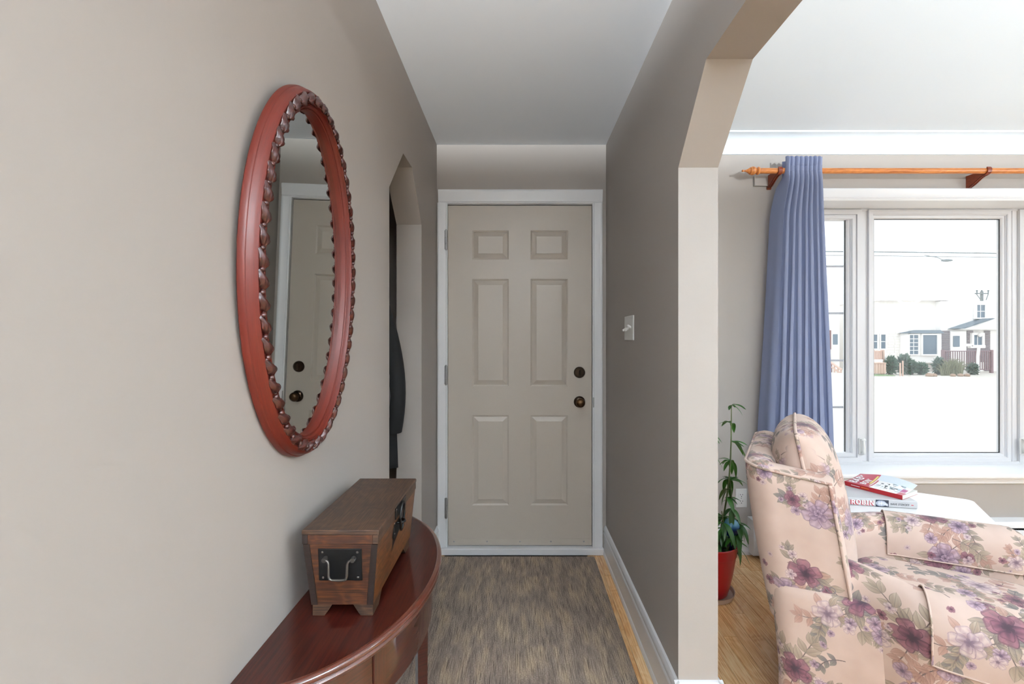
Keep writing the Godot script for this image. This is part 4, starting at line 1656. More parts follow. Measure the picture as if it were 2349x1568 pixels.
func living_room_things() -> void:
	# electric baseboard heater under the window
	var x0 := (1724.0 - CX) / 392.0
	var x1 := 3.62
	var t := thing("baseboard_heater", "long white electric baseboard heater under the window", "heater", Vector3(0, 0, -ZD))
	var m := MB.new()
	m.mould(pv([0.0, 0.216, 0.058, 0.211, 0.065, 0.204, 0.067, 0.196, 0.067, 0.178, 0.064, 0.178, 0.063, 0.196, 0.056, 0.205, 0.0, 0.210]), Vector3(x0 + 0.04, 0, 0), Vector3(x1 - 0.04, 0, 0), Vector3(0, 0, 1), Vector3.UP)
	part("top_cover", m, M.trim, t)
	m = MB.new()
	m.mould(pv([0.064, 0.166, 0.071, 0.165, 0.0725, 0.155, 0.0725, 0.05, 0.066, 0.034, 0.062, 0.034, 0.068, 0.05, 0.068, 0.155, 0.064, 0.160]), Vector3(x0 + 0.04, 0, 0), Vector3(x1 - 0.04, 0, 0), Vector3(0, 0, 1), Vector3.UP)
	part("front_panel", m, M.trim, t)
	m = MB.new()
	m.span(x0 + 0.03, x1 - 0.03, 0.02, 0.208, 0.001, 0.01, 0.0)
	m.span(x0 + 0.03, x1 - 0.03, 0.02, 0.028, 0.0, 0.05, 0.0)
	part("back_plate", m, M.slot, t)
	var fins := MB.new()
	for i in 150:
		fins.span(x0 + 0.06 + i * 0.014, x0 + 0.0607 + i * 0.014, 0.08, 0.15, 0.012, 0.058, 0.0)
	part("fins", fins, M.steel, t).set_meta("kind", "stuff")
	for e in [[x0, x0 + 0.062], [x1 - 0.062, x1], [2.712, 2.722]]:
		m = MB.new()
		m.mould(pv([0.0, 0.222, 0.062, 0.220, 0.070, 0.212, 0.0755, 0.200, 0.0755, 0.050, 0.068, 0.018, 0.0, 0.014]), Vector3(e[0], 0, 0), Vector3(e[1], 0, 0), Vector3(0, 0, 1), Vector3.UP)
		part("end_cap" if e[1] - e[0] > 0.02 else "joint_strip", m, M.trim, t)
	# side table: rounded white top, turned like the armchair
	var turn := -atan2(0.531, 0.847)
	t = thing("side_table", "white lacquered side table with rounded corners behind the armchair", "table", Vector3(2.128, 0, -2.143), turn)
	m = MB.new()
	var wx := 0.62
	var wz := 0.50
	var poly := PackedVector2Array()
	for q in [[-0.03, -0.03, 0], [-wx + 0.03, -0.03, 1], [-wx + 0.03, -wz + 0.03, 2], [-0.03, -wz + 0.03, 3]]:
		for i in 7:
			var a: float = PI / 2 * (q[2] + i / 6.0)
			poly.append(Vector2(q[0] + 0.03 * cos(a), q[1] + 0.03 * sin(a)))
	m.xf = Transform3D(Basis(Vector3(1, 0, 0), Vector3(0, 0, -1), Vector3(0, 1, 0)), Vector3.ZERO)
	m.prism(poly, 0.500, 0.525)
	part("tabletop", m, M.white_lacquer, t)
	for q in [[-0.06, 0.06], [-wx + 0.06, 0.06], [-wx + 0.06, wz - 0.06], [-0.06, wz - 0.06]]:
		m = MB.new()
		m.xf = Transform3D(Basis.IDENTITY, Vector3(q[0], 0, q[1]))
		m.frus([-0.014, 0.014, -0.014, 0.014], 0.0, [-0.021, 0.021, -0.021, 0.021], 0.5)
		part("leg", m, M.white_lacquer, t)
	m = MB.new()
	for e in [[-wx + 0.06, -0.06, 0.05, 0.07], [-wx + 0.06, -0.06, wz - 0.07, wz - 0.05], [-0.07, -0.05, 0.06, wz - 0.06], [-wx + 0.05, -wx + 0.07, 0.06, wz - 0.06]]:
		m.span(e[0], e[1], 0.43, 0.5, e[2], e[3], 0.001)
	part("apron", m, M.white_lacquer, t)
	# the grey hardback
	t = thing("book", "thick grey hardback with ROBIN on its spine, lying under the red paperback", "book", Vector3(1.769, 0.5255, -2.03), deg_to_rad(-10.8), "books on the side table")
	m = MB.new()
	var bl := 0.285
	var bt := 0.0345
	m.span(-bl, 0.0, 0.0, 0.003, -0.17, 0.0, 0.0008)
	m.span(-bl, 0.0, bt - 0.003, bt, -0.17, 0.0, 0.0008)
	m.mould(pv([0.0, 0.0005, 0.0035, 0.004, 0.0045, bt / 2, 0.0035, bt - 0.004, 0.0, bt - 0.0005, -0.003, bt - 0.002, -0.003, 0.002]), Vector3(-bl, 0, 0), Vector3(0, 0, 0), Vector3(0, 0, 1), Vector3.UP)
	var cover := part("cover", m, M.book_grey, t)
	m = MB.new()
	m.span(-bl + 0.005, -0.005, 0.0031, bt - 0.0031, -0.164, -0.003, 0.0)
	part("pages", m, M.paper, t)
	letters("ROBIN", M.ink_red, 0.094, 0.0215, cover, Transform3D(Basis.IDENTITY, Vector3(-0.2180, 0.0153, 0.0043)))
	letters("ROBIN", M.ink_white, 0.092, 0.0210, cover, Transform3D(Basis.IDENTITY, Vector3(-0.2148, 0.0178, 0.0047)))
	letters("DAVE ITZKOFF", M.ink_dark, 0.074, 0.0085, cover, Transform3D(Basis.IDENTITY, Vector3(-0.068, 0.0165, 0.0044)))
	m = MB.new()
	m.span(-0.024, -0.015, 0.0150, 0.0180, 0.0038, 0.0046, 0.0)
	part("imprint", m, M.ink_red, cover)
	m = MB.new()
	var c := [Vector3(-0.164, 0.002, 0.0047), Vector3(-0.112, 0.002, 0.0047), Vector3(-0.112, bt - 0.002, 0.0047), Vector3(-0.164, bt - 0.002, 0.0047)]
	var k := []
	for i in 4:
		k.append(m.put(c[i], Vector3(0, 0, 1), [Vector2(0, 1), Vector2(1, 1), Vector2(1, 0), Vector2(0, 0)][i]))
	m.tri(k[0], k[1], k[2])
	m.tri(k[0], k[2], k[3])
	part("portrait", m, M.portrait_print, cover)
	# the red paperback, its cover curling up at the far corner
	t = thing("book", "red paperback titled BABY with a lifted cover corner, lying on top of the grey hardback", "book", Vector3(1.718, 0.5255 + bt + 0.0004, -2.045), deg_to_rad(-61.2), "books on the side table")
	m = MB.new()
	var rl := 0.234
	var rw := 0.150
	m.span(-rl, 0.0, 0.0, 0.0008, -rw, 0.0, 0.0)
	m.span(-rl, 0.0, 0.0, 0.020, -0.0008, 0.0, 0.0002)
	cover = part("cover", m, M.book_red, t)
	m = MB.new()
	m.span(-rl + 0.001, -0.001, 0.0008, 0.0185, -rw + 0.001, -0.001, 0.0)
	part("pages", m, M.paper, t)
	var rows := []
	var uvs := []
	for i in 13:
		var row := PackedVector3Array()
		var uv := []
		for j in 13:
			var u := i / 12.0
			var v := j / 12.0
			row.append(Vector3(-rl + rl * u, 0.0202 + 0.036 * pow(v, 2.2) * (0.25 + 0.75 * pow(sin(PI * (0.15 + 0.6 * u)), 2.0)), -rw * v))
			uv.append(Vector2(u, v))
		rows.append(row)
		uvs.append(uv)
	m = MB.new()
	m.grid(rows, false, false, -1.0, null, uvs)
	if m.n[40].y < 0:
		for i in m.n.size():
			m.n[i] = -m.n[i]
		for i in range(0, m.ix.size(), 3):
			var w := m.ix[i + 1]
			m.ix[i + 1] = m.ix[i + 2]
			m.ix[i + 2] = w
	var fc := part("front_cover", m, M.book_cover_red, t)
	var flat := Basis(Vector3(0, 0, -1), Vector3(-1, 0, 0), Vector3.UP)
	letters("BABY", M.ink_white, 0.122, 0.034, fc, Transform3D(flat * Basis(Vector3.UP, -0.10), Vector3(-0.207, 0.0275, -0.074)))
	letters("BONES", M.ink_white, 0.110, 0.026, fc, Transform3D(flat * Basis(Vector3.UP, -0.10), Vector3(-0.166, 0.0285, -0.074)))
	m = MB.new()
	m.span(-0.205, -0.168, 0.0085, 0.0115, -0.0002, 0.0006, 0.0)
	part("spine_print", m, M.ink_white, cover)
	m = MB.new()
	m.span(-0.162, -0.130, 0.0085, 0.0115, -0.0002, 0.0006, 0.0)
	part("spine_print", m, M.ink_orange, cover)
	# a rolled cloth on the floor at the right edge
	t = thing("rolled_cloth", "small rolled white and blue cloth on the floor beyond the armchair", "cloth", Vector3(2.80, 0, -2.42), 0.3)
	m = MB.new()
	var spiral := PackedVector2Array()
	for i in 40:
		var a := i * 0.42
		spiral.append(Vector2.from_angle(a) * (0.006 + 0.0014 * i) * Vector2(1.35, 0.62))
	for i in 40:
		var a := (39 - i) * 0.42
		spiral.append(Vector2.from_angle(a) * maxf(0.002, 0.006 + 0.0014 * (39 - i) - 0.005) * Vector2(1.35, 0.62))
	var f0 := Transform3D(Basis(Vector3(1, 0, 0), Vector3.UP, Vector3(0, 0, 1)), Vector3(0, 0.040, 0.0))
	m.sweep(spiral, [f0, f0.translated(Vector3(0, 0, -0.16))], true, 1.0)
	part("cloth_roll", m, M.blue_cloth, t)
	m = MB.new()
	m.ball(Vector3(0, 0.034, -0.08), Vector3(0.058, 0.032, 0.075), 10, 16)
	part("cloth_core", m, M.blue_cloth_dark, t)

# ------------------------------------------------------------------ armchair
func cp(u: float, h: float, v: float) -> Vector3:
	return Vector3(u, h, -v)

func arc_pts(c: Vector2, r: float, a0: float, a1: float, n: int) -> Array:
	var o := []
	for i in n + 1:
		var a := lerpf(a0, a1, float(i) / n)
		o.append(c + Vector2(cos(a), sin(a)) * r)
	return o

func armchair() -> void:
	var t := thing("armchair", "x", "armchair", Vector3(0.722, 0, -1.476), deg_to_rad(-31.0))
	t.set_meta("label", "upholstered armchair in cream cloth printed with plum and mauve flowers")
	var W := 0.62
	# --- back: a U of padded wall, leaning back. Path in (u, v), outer face
	var r := 0.075
	var path := []
	path.append(Vector2(0.225, 0.0))
	path.append(Vector2(0.15, 0.0))
	path.append_array(arc_pts(Vector2(r, r), r, -PI / 2, -PI, 8))
	for i in range(1, 6):
		path.append(Vector2(0.0, lerpf(r, W - r, i / 6.0)))
	path.append_array(arc_pts(Vector2(r, W - r), r, PI, PI / 2, 8))
	path.append(Vector2(0.15, W))
	path.append(Vector2(0.225, W))
	var prof := [[0.0, 0.40], [-0.004, 0.52], [-0.006, 0.66], [-0.004, 0.80], [0.0, 0.855], [0.004, 0.876], [0.014, 0.887], [0.034, 0.893], [0.06, 0.892], [0.078, 0.885], [0.088, 0.870], [0.092, 0.84], [0.094, 0.70], [0.094, 0.44]]
	var rows := []
	var uvs := []
	var run := 0.0
	var rail := []
	var inrail := []
	for i in path.size():
		var p: Vector2 = path[i]
		var d: Vector2 = (path[mini(i + 1, path.size() - 1)] - path[maxi(i - 1, 0)]).normalized()
		var inn := Vector2(-d.y, d.x)
		if inn.dot(Vector2(0.3, W / 2) - p) < 0:
			inn = -inn
		if i > 0:
			run += p.distance_to(path[i - 1])
		var drop := 0.028 * clampf(p.x / 0.22, 0, 1)
		var row := PackedVector3Array()
		var uv := []
		var arc := 0.0
		for k in prof.size():
			var o: float = prof[k][0]
			var y: float = prof[k][1]
			y -= drop * clampf((y - 0.4) / 0.45, 0, 1)
			var lean := 0.11 * (0.885 - y) / 0.7
			var q := p + inn * o
			# the front end of the wing follows the lean
			row.append(cp(q.x + lean, y, q.y))
			if k > 0:
				arc += row[k].distance_to(row[k - 1])
			uv.append(Vector2(run, -0.4 - arc))
		rows.append(row)
		uvs.append(uv)
		rail.append(row[5] + Vector3(0, 0.002, 0))
		inrail.append(row[9])
	var m := MB.new()
	m.grid(rows, false, false, 0.0, null, uvs)
	fix_out(m, cp(0.22, 0.6, W / 2), false)
	for e in [0, rows.size() - 1]:                   # wing fronts, softly rounded
		var f := []
		var fu := []
		for s in 6:
			var a := PI / 2 * s / 5.0
			var line := PackedVector3Array()
			var lu := []
			for k in 8:
				var p0: Vector3 = rows[e][k if k < 6 else 6]
				var p1: Vector3 = rows[e][prof.size() - 1 - k if k < 6 else 7]
				var mid := (p0 + p1) / 2
				var q := mid + (p0 - mid) * cos(a) if s < 5 else mid
				if k == 7:
					q = mid + (p0 - mid) * cos(a) * 0.98 + Vector3(-0.004, 0.001, 0)
				line.append(q + Vector3(0.016 * sin(a) if k < 7 else 0.0, 0, 0))
				lu.append(Vector2(q.z * 1.0 + sin(a) * 0.02, -q.y))
			f.append(line)
			fu.append(lu)
		for half in 2:
			var g := MB.new()
			var ff := f
			if half == 1:
				ff = []
				for s in 6:
					var a := PI / 2 * s / 5.0
					var line := PackedVector3Array()
					for k in 8:
						var p0: Vector3 = rows[e][k if k < 6 else 6]
						var p1: Vector3 = rows[e][prof.size() - 1 - k if k < 6 else 7]
						var mid := (p0 + p1) / 2
						var q := mid + (p1 - mid) * cos(a) if s < 5 else mid
						if k == 7:
							q = mid + (p1 - mid) * cos(a) * 0.98 + Vector3(-0.004, 0.001, 0)
						line.append(q + Vector3(0.016 * sin(a) if k < 7 else 0.0, 0, 0))
					ff.append(line)
			g.grid(ff, false, false, 0.0, null, fu)
			for i in g.n.size():
				if g.n[i].x < 0:
					g.n[i] = -g.n[i]
			var base := m.v.size()
			for i in g.v.size():
				m.v.append(g.v[i]); m.n.append(g.n[i]); m.t.append(g.t[i])
			for i in range(0, g.ix.size(), 3):
				m.tri(base + g.ix[i], base + g.ix[i + 1], base + g.ix[i + 2])
	part("back", m, M.floral, t)
	m = MB.new()
	# piping along the rear top edge and down both wing fronts
	var pip := []
	for k in range(0, 6):
		pip.append(rows[0][k] + Vector3(0.004, 0, 0.003))
	pip.append_array(rail)
	for k in range(5, -1, -1):
		pip.append(rows[-1][k] + Vector3(0.004, 0, -0.003))
	m.tube(smooth(pip), 0.0048, 8)
	part("piping", m, M.floral, t)
	# --- lower body: a rounded plan, straight down to the floor
	var plan := PackedVector2Array()
	for q in [[0.135, 0.045, PI, PI * 1.5, 0.06], [0.79, -0.02, PI * 1.5, TAU, 0.05], [0.79, W + 0.02, 0.0, PI / 2, 0.05], [0.135, W - 0.045, PI / 2, PI, 0.06]]:
		if q[2] == PI / 2:
			plan.append(Vector2(0.70, W + 0.055))
		for p in arc_pts(Vector2(q[0], q[1]), q[4], q[2], q[3], 6):
			plan.append(p)
		if q[2] == PI:
			plan.append(Vector2(0.70, -0.055))
	rows = []
	uvs = []
	for lv in [[0.035, 0.012], [0.045, 0.004], [0.10, 0.0], [0.25, 0.0], [0.42, 0.002], [0.495, 0.005], [0.52, 0.012], [0.53, 0.025], [0.52, 0.10], [0.30, 0.13]]:
		var row := PackedVector3Array()
		var uv := []
		var s := 0.0
		for i in plan.size() + 1:
			var p := plan[i % plan.size()]
			var c := Vector2(0.45, W / 2)
			var q: Vector2 = p + (c - p).normalized() * lv[1]
			var lean: float = 0.11 * (0.885 - maxf(lv[0], 0.3)) / 0.7 - 0.062
			row.append(cp(q.x + lean * clampf((0.4 - q.x) / 0.3, 0, 1) * 0.9, minf(lv[0], 0.30 + 0.01 * lv[0]) if p.x > 0.72 else lv[0], q.y))
			if i > 0:
				s += row[i].distance_to(row[i - 1])
			uv.append(Vector2(s + 0.33, -lv[0] + 0.2))
		rows.append(row)
		uvs.append(uv)
	m = MB.new()
	m.grid(rows, false, false, 0.0, null, uvs)
	fix_out(m, cp(0.45, 0.28, W / 2), true)
	m.fan(rows[-1], Vector3.UP, true)
	m.fan(rows[0], Vector3.DOWN, true)
	part("lower_body", m, M.floral, t)
	for q in [[0.14, 0.05], [0.78, 0.02], [0.78, W - 0.02], [0.14, W - 0.05]]:
		m = MB.new()
		m.xf = Transform3D(Basis.IDENTITY, cp(q[0], 0, q[1]))
		m.lathe(pv([0.0, 0.036, 0.024, 0.036, 0.018, 0.0, 0.0, 0.0]), 14, -1.0)
		part("foot", m, M.cherry, t)
	# --- arms and their loose covers
	for side in [-1.0, 1.0]:
		arm(t, side, W)
	# --- cushions
	seat_cushion(t, W)
	back_cushion(t, W)

func smooth(p: Array) -> Array:
	var c := Curve3D.new()
	for i in p.size():
		var a: Vector3 = p[maxi(i - 1, 0)]
		var b: Vector3 = p[mini(i + 1, p.size() - 1)]
		c.add_point(p[i], (a - b) / 6.0, (b - a) / 6.0)
	return Array(c.tessellate(3, 4.0))

# turn a net's normals away from (or, for the inside, leave) its core
func fix_out(m: MB, core: Vector3, whole: bool) -> void:
	var s := 0.0
	for i in m.n.size():
		var d := m.v[i] - core
		if whole or absf(d.x) + absf(d.z) > 0.38:
			s += m.n[i].dot(Vector3(d.x, 0, d.z))
	if s < 0.0:
		for i in m.n.size():
			m.n[i] = -m.n[i]
		for i in range(0, m.ix.size(), 3):
			var w := m.ix[i + 1]
			m.ix[i + 1] = m.ix[i + 2]
			m.ix[i + 2] = w

func arm_center(u: float, side: float, W: float) -> float:
	var splay := 0.11 * (u - 0.28) + 0.085 * smoothstep(0.28, 0.47, u) - 0.088
	return -splay if side < 0 else W + splay

func arm_rows(u0: float, u1: float, n: int, side: float, W: float, grow: float, low_in: float, low_out: float, wave: float) -> Array:
	var rows := []
	var uvs := []
	for i in n + 1:
		var s := float(i) / n
		var u := lerpf(u0, u1, s)
		var c := arm_center(u, side, W)
		var rr := 0.080 + grow
		var front := clampf((u - 0.785) / 0.06, 0, 1) if grow == 0.0 else clampf((u - 0.795) / 0.06, 0, 1)
		rr *= sqrt(maxf(0.0, 1.0 - 0.55 * front * front))
		var crest := 0.602 + grow - 0.005 * (u - 0.28) - 0.035 * front * front
		var row := PackedVector3Array()
		var uv := []
		var arc := 0.0
		var toward := -side                       # direction of the seat in v
		var pts := []
		pts.append([c + toward * (rr * 0.94 + wave * 0.6), low_in])
		pts.append([c + toward * (rr * 0.985 + wave * 0.4), lerpf(low_in, crest - rr, 0.5)])
		for k in 13:
			var a := PI * k / 12.0
			pts.append([c + toward * rr * cos(a), crest - rr + rr * sin(a) * (1.0 if grow == 0.0 else 1.0)])
		pts.append([c - toward * (rr * 0.985 + wave * 0.5), lerpf(low_out, crest - rr, 0.5)])
		pts.append([c - toward * (rr * 0.93 + wave), low_out])
		for k in pts.size():
			row.append(cp(u, pts[k][1], pts[k][0]))
			if k > 0:
				arc += row[k].distance_to(row[k - 1])
			uv.append(Vector2(u + (0.5 if side > 0 else 0.0), arc * -side + 0.1))
		rows.append(row)
		uvs.append(uv)
	return [rows, uvs]

func arm(t: Node3D, side: float, W: float) -> void:
	var g := arm_rows(0.20, 0.845, 22, side, W, 0.0, 0.30, 0.30, 0.0)
	var m := MB.new()
	var core := []
	for r in g[0]:
		core.append(Vector3(r[0].x, 0.45, (r[0].z + r[-1].z) / 2))
	m.grid(g[0], false, false, 0.0, core, g[1])
	m.fan(g[0][-1], Vector3(1, 0, 0))
	m.fan(g[0][0], Vector3(-1, 0, 0))
	var a := part("arm", m, M.floral, t)
	# seam where the arm panel meets the side
	m = MB.new()
	var line := []
	for i in 16:
		var u := lerpf(0.06, 0.84, i / 15.0)
		var c := arm_center(maxf(u, 0.28), side, W)
		var off: float = 0.075 * smoothstep(0.16, 0.30, u)
		var v := (0.0 if side < 0 else W) * (1.0 - smoothstep(0.16, 0.30, u)) + (c + side * off) * smoothstep(0.16, 0.30, u)
		line.append(cp(u + 0.06 * (1.0 - smoothstep(0.0, 0.3, u)), lerpf(0.515, 0.455, clampf(i / 8.0, 0, 1)) - 0.05 * clampf(i / 15.0, 0, 1), v))
	m.tube(smooth(line), 0.0035, 6)
	part("seam", m, M.floral, t)
	# loose cover over the front of the arm
	g = arm_rows(0.445, 0.855, 18, side, W, 0.0065, 0.474 if side > 0 else 0.47, 0.452, 0.004)
	var rows: Array = g[0]
	m = MB.new()
	core = []
	for r in rows:
		core.append(Vector3(r[0].x, 0.45, (r[0].z + r[-1].z) / 2))
	m.grid(rows, false, false, 0.0, core, g[1])
	# front flap of the cover
	var fr := PackedVector3Array(rows[-1])
	var n0 := Vector3(1, 0, 0)
	var k0 := []
	var mid := fr[fr.size() / 2]
	var cen := Vector3(mid.x + 0.012, 0.50, (fr[0].z + fr[-1].z) / 2)
	var kc := m.put(cen, n0, Vector2(0.2, 0.2))
	for p in fr:
		k0.append(m.put(p + Vector3(0.001, 0, 0), (n0 + (p - cen) * 4.0).normalized(), Vector2(p.z, p.y)))
	for i in k0.size() - 1:
		m.tri(kc, k0[i], k0[i + 1])
	m.tri(kc, k0[-1], k0[0])
	# hem thickness at the back edge
	var hem := []
	for p in rows[0]:
		hem.append(p)
	var cv := part("arm_cover", m, M.floral, t)
	m = MB.new()
	m.tube(smooth(hem), 0.0026, 6)
	for e in [0, -1]:
		var edge := []
		for r in rows:
			edge.append(r[e])
		m.tube(smooth(edge), 0.0026, 6)
	part("hem", m, M.floral, cv)

func seat_cushion(t: Node3D, W: float) -> void:
	var rows := []
	var uvs := []
	var n := 26
	for i in n + 1:
		var s := float(i) / n * 2.0 - 1.0
		var v := lerpf(0.055, W - 0.055, float(i) / n)
		var e := pow(maxf(0.0, 1.0 - pow(absf(s), 9.0)), 0.5)
		var row := PackedVector3Array()
		var uv := []
		var arc := 0.0
		for k in 41:
			var a := TAU * k / 40
			var cx_ := signf(cos(a)) * pow(absf(cos(a)), 0.30)
			var sy := signf(sin(a)) * pow(absf(sin(a)), 0.42)
			var u := 0.59 + cx_ * 0.275
			var hh := 0.088 * (0.80 + 0.20 * e) * (1.0 if sy < 0 else 1.0)
			var crown := 0.020 * (1.0 - s * s) * (1.0 - pow(cx_, 4.0)) if sy > 0 else 0.0
			row.append(cp(u, 0.375 + sy * hh + crown, lerpf(W / 2, v, 0.985 + 0.015 * e)))
			if k > 0:
				arc += row[k].distance_to(row[k - 1])
			var back: float = uvs[i - 1][k].y + row[k].distance_to(rows[i - 1][k]) if i > 0 else 0.0
			uv.append(Vector2(arc + 0.2, back))
		rows.append(row)
		uvs.append(uv)
	var m := MB.new()
	m.grid(rows, false, false, 0.0, null, uvs)
	m.fan(rows[0], Vector3(0, 0, 1), true)
	m.fan(rows[-1], Vector3(0, 0, -1), true)
	var c := part("seat_cushion", m, M.floral_cushion, t)
	m = MB.new()
	for e in [0, n]:
		m.tube(smooth(Array(rows[e])), 0.0042, 7, false)
	part("piping", m, M.floral, c)

func back_cushion(t: Node3D, W: float) -> void:
	# sections across v; each a closed pillow outline in the leaning plane
	var rows := []
	var uvs := []
	var n := 30
	var v0 := 0.085
	var v1 := W - 0.085
	var ax := Vector2(-0.20, 0.98).normalized()          # up the cushion, in (u, h)
	var th := Vector2(ax.y, -ax.x)                        # its thickness, forward
	var org := Vector2(0.205, 0.700)
	var pip := []
	var pip2 := []
	for i in n + 1:
		var f := float(i) / n
		var s := -cos(PI * f)
		var e := pow(maxf(0.0, 1.0 - pow(absf(s), 3.2)), 0.55)
		var tall := 0.290 * (1.0 - 0.045 * pow(absf(s), 8.0))
		var v := lerpf(v0, v1, 0.5 + 0.5 * s)
		var row := PackedVector3Array()
		var uv := []
		var arc := 0.0
		for k in 49:
			var a := TAU * k / 48
			var y := sin(a)
			var x := cos(a)
			var yy := signf(y) * pow(absf(y), 0.62)
			var xx := signf(x) * pow(absf(x), 0.80)
			var fat := (0.012 + 0.090 * e) * (1.0 + 0.10 * yy)
			var pucker := 0.004 * sin(yy * 16.0 + s * 3.0) * (1.0 - e) * absf(xx)
			var q := org + ax * (yy * tall) + th * (xx * (fat + pucker))
			row.append(cp(q.x, q.y, v))
			if k > 0:
				arc += row[k].distance_to(row[k - 1])
			var back: float = uvs[i - 1][k].x + row[k].distance_to(rows[i - 1][k]) if i > 0 else 0.0
			uv.append(Vector2(back, arc + 0.3))
		for k in range(25, 49):              # measured from the front middle both ways
			uv[k] = uv[k] - Vector2(0, arc)
		rows.append(row)
		uvs.append(uv)
		pip.append(row[12] + Vector3(0, 0.002, 0))
		pip2.append(row[36])
	var m := MB.new()
	m.grid(rows, false, false, 0.0, null, uvs)
	m.fan(rows[0], Vector3(0, 0, 1), true)
	m.fan(rows[-1], Vector3(0, 0, -1), true)
	var c := part("back_cushion", m, M.floral_cushion, t)
	m = MB.new()
	pip2.reverse()
	var loop := pip.duplicate()
	for k in range(1, 12):
		var y := cos(PI * k / 12.0)
		var yy := signf(y) * pow(absf(y), 0.62)
		var q := org + ax * (yy * 0.2765)
		loop.append(cp(q.x, q.y, v1 + 0.004))
	loop.append_array(pip2)
	for k in range(1, 12):
		var y := -cos(PI * k / 12.0)
		var yy := signf(y) * pow(absf(y), 0.62)
		var q := org + ax * (yy * 0.2765)
		loop.append(cp(q.x, q.y, v0 - 0.004))
	loop.append(loop[0])
	m.tube(smooth(loop), 0.0052, 8, false)
	part("piping", m, M.floral, c)

# ------------------------------------------------------------------ curtain and rod
const ZR := 2.62
const RODY := EYE + 0.954

func curtain_and_rod() -> void:
	var t := thing("curtain_rod", "turned wooden curtain rod with an acorn finial above the window", "curtain rod", Vector3(0, RODY, -ZR))
	var x0 := (1742.0 - CX) / F * ZR
	var m := MB.new()
	m.tube([Vector3(x0, 0, 0), Vector3(2.0, 0, 0), Vector3(3.0, 0, 0), Vector3(3.96, 0, 0)], 0.0160, 20)
	part("pole", m, M.pine, t)
	for e in [[x0, -1.0], [3.96, 1.0]]:
		m = MB.new()
		m.xf = Transform3D(Basis(Vector3(0, 0, 1), PI / 2 if e[1] < 0 else -PI / 2), Vector3(e[0], 0, 0))
		m.lathe(pv([0.0, -0.004, 0.0155, -0.004, 0.017, 0.0, 0.0215, 0.004, 0.0225, 0.010, 0.018, 0.0165, 0.0125, 0.019, 0.0155, 0.022, 0.0215, 0.028, 0.0245, 0.036, 0.0235, 0.045, 0.019, 0.055, 0.012, 0.066, 0.0075, 0.075, 0.0045, 0.083, 0.004, 0.088, 0.0065, 0.0925, 0.0065, 0.097, 0.004, 0.1005, 0.0, 0.102]), 28, 1.0)
		part("finial", m, M.pine, t)
	for px in [1786.0, 2262.0, 2740.0]:
		var bx: float = (px - CX) / F * ZR
		var g := ZD - ZR                            # from the rod back to the wall
		m = MB.new()
		m.xf = Transform3D(Basis(Vector3(0, 0, -1), Vector3.UP, Vector3(1, 0, 0)), Vector3(bx, 0, 0))
		# local x goes back to the wall; an S-shaped arm with a cup for the rod
		var poly := pv([g, 0.006, g, -0.072, g - 0.006, -0.076, g - 0.014, -0.068])
		for i in 9:
			var s := i / 8.0
			poly.append(Vector2(lerpf(g - 0.018, -0.006, s), -0.060 + 0.038 * smoothstep(0.0, 1.0, s) + 0.004 * sin(s * PI)))
		for i in 9:
			var a := lerpf(-PI / 2 - 0.2, -PI - 0.9, i / 8.0)
			poly.append(Vector2(cos(a), sin(a)) * 0.0245)
		for i in 8:
			var a := lerpf(-PI - 0.55, -TAU + 0.0, i / 7.0)
			if i > 0:
				pass
		for i in 9:
			var a := lerpf(PI - 0.75, TAU - 0.35, i / 8.0)
			poly.append(Vector2(cos(a), sin(a)) * 0.0164)
		poly.append(Vector2(0.022, 0.006))
		m.prism(poly, -0.011, 0.011)
		var b := part("bracket", m, M.bracket_wood, t)
		m = MB.new()
		for s in [-1.0, 1.0]:
			var ridge := []
			for i in 9:
				var f := i / 8.0
				ridge.append(Vector3(bx + s * 0.006, -0.064 + 0.040 * smoothstep(0.0, 1.0, f) + 0.002 * sin(f * PI), -lerpf(g - 0.014, -0.004, f)))
			m.tube(ridge, 0.0035, 8)
		part("bead", m, M.bracket_wood, b)
	var pl := MB.new()
	pl.cbox(Vector3((1748.0 - CX) / 385.0, dy(416.5), -ZD + 0.008), Vector3(0.104, 0.060, 0.016), 0.002)
	single("mounting_block", pl, M.wall_paint, "wall-coloured block on the wall behind the left curtain bracket", "block")
	# curtain: gathered on the rod, standing heading above, eight folds
	var rows := []
	var n := 176
	var rings := 44
	for j in rings + 1:
		var f := float(j) / rings
		var y := lerpf(RODY + 0.068, 0.03, pow(f, 1.25))
		var k := (RODY - y)
		# edges of the cloth as the photograph shows them
		var xl := lerpf(0.0, 1.0, 0.0)
		var spread := clampf(k / 1.35, 0.0, 1.3)
		xl = (1797.0 - CX) / F * ZR - 0.030 * smoothstep(0.02, 0.28, k) - 0.075 * spread
		var xr := (1880.0 - CX) / F * ZR + 0.045 * spread
		var pin := 1.0 - exp(-pow((y - RODY) / 0.030, 2.0)) * 0.35
		var row := PackedVector3Array()
		for i in n + 1:
			var s := float(i) / n
			var ph := s * 8.0 * TAU + 0.35 * sin(s * 9.0)
			var amp := (0.022 + 0.020 * spread) * pin
			var wob := 0.0035 * sin(ph * 0.5 + k * 3.0) * spread
			var top := 0.0055 * sin(ph * 1.0 + 1.0) if j == 0 else 0.0
			# near layer hangs in front of the rod; at the left it turns back to the wall
			var ret := pow(maxf(0.0, 1.0 - s / 0.10), 1.5)
			row.append(Vector3(lerpf(xl, xr, s) + 0.006 * sin(ph * 2.0) * spread + wob, y + top, 0.020 + amp * (pow(absf(sin(ph * 0.5)), 0.62) + 0.10 * sin(ph * 0.5 + k)) - 0.085 * ret * smoothstep(0.0, 0.10, k)))
		rows.append(row)
	m = MB.new()
	m.grid(rows, false, false, 1.0)
	for i in m.n.size():
		if m.n[i].z < -0.98:
			pass
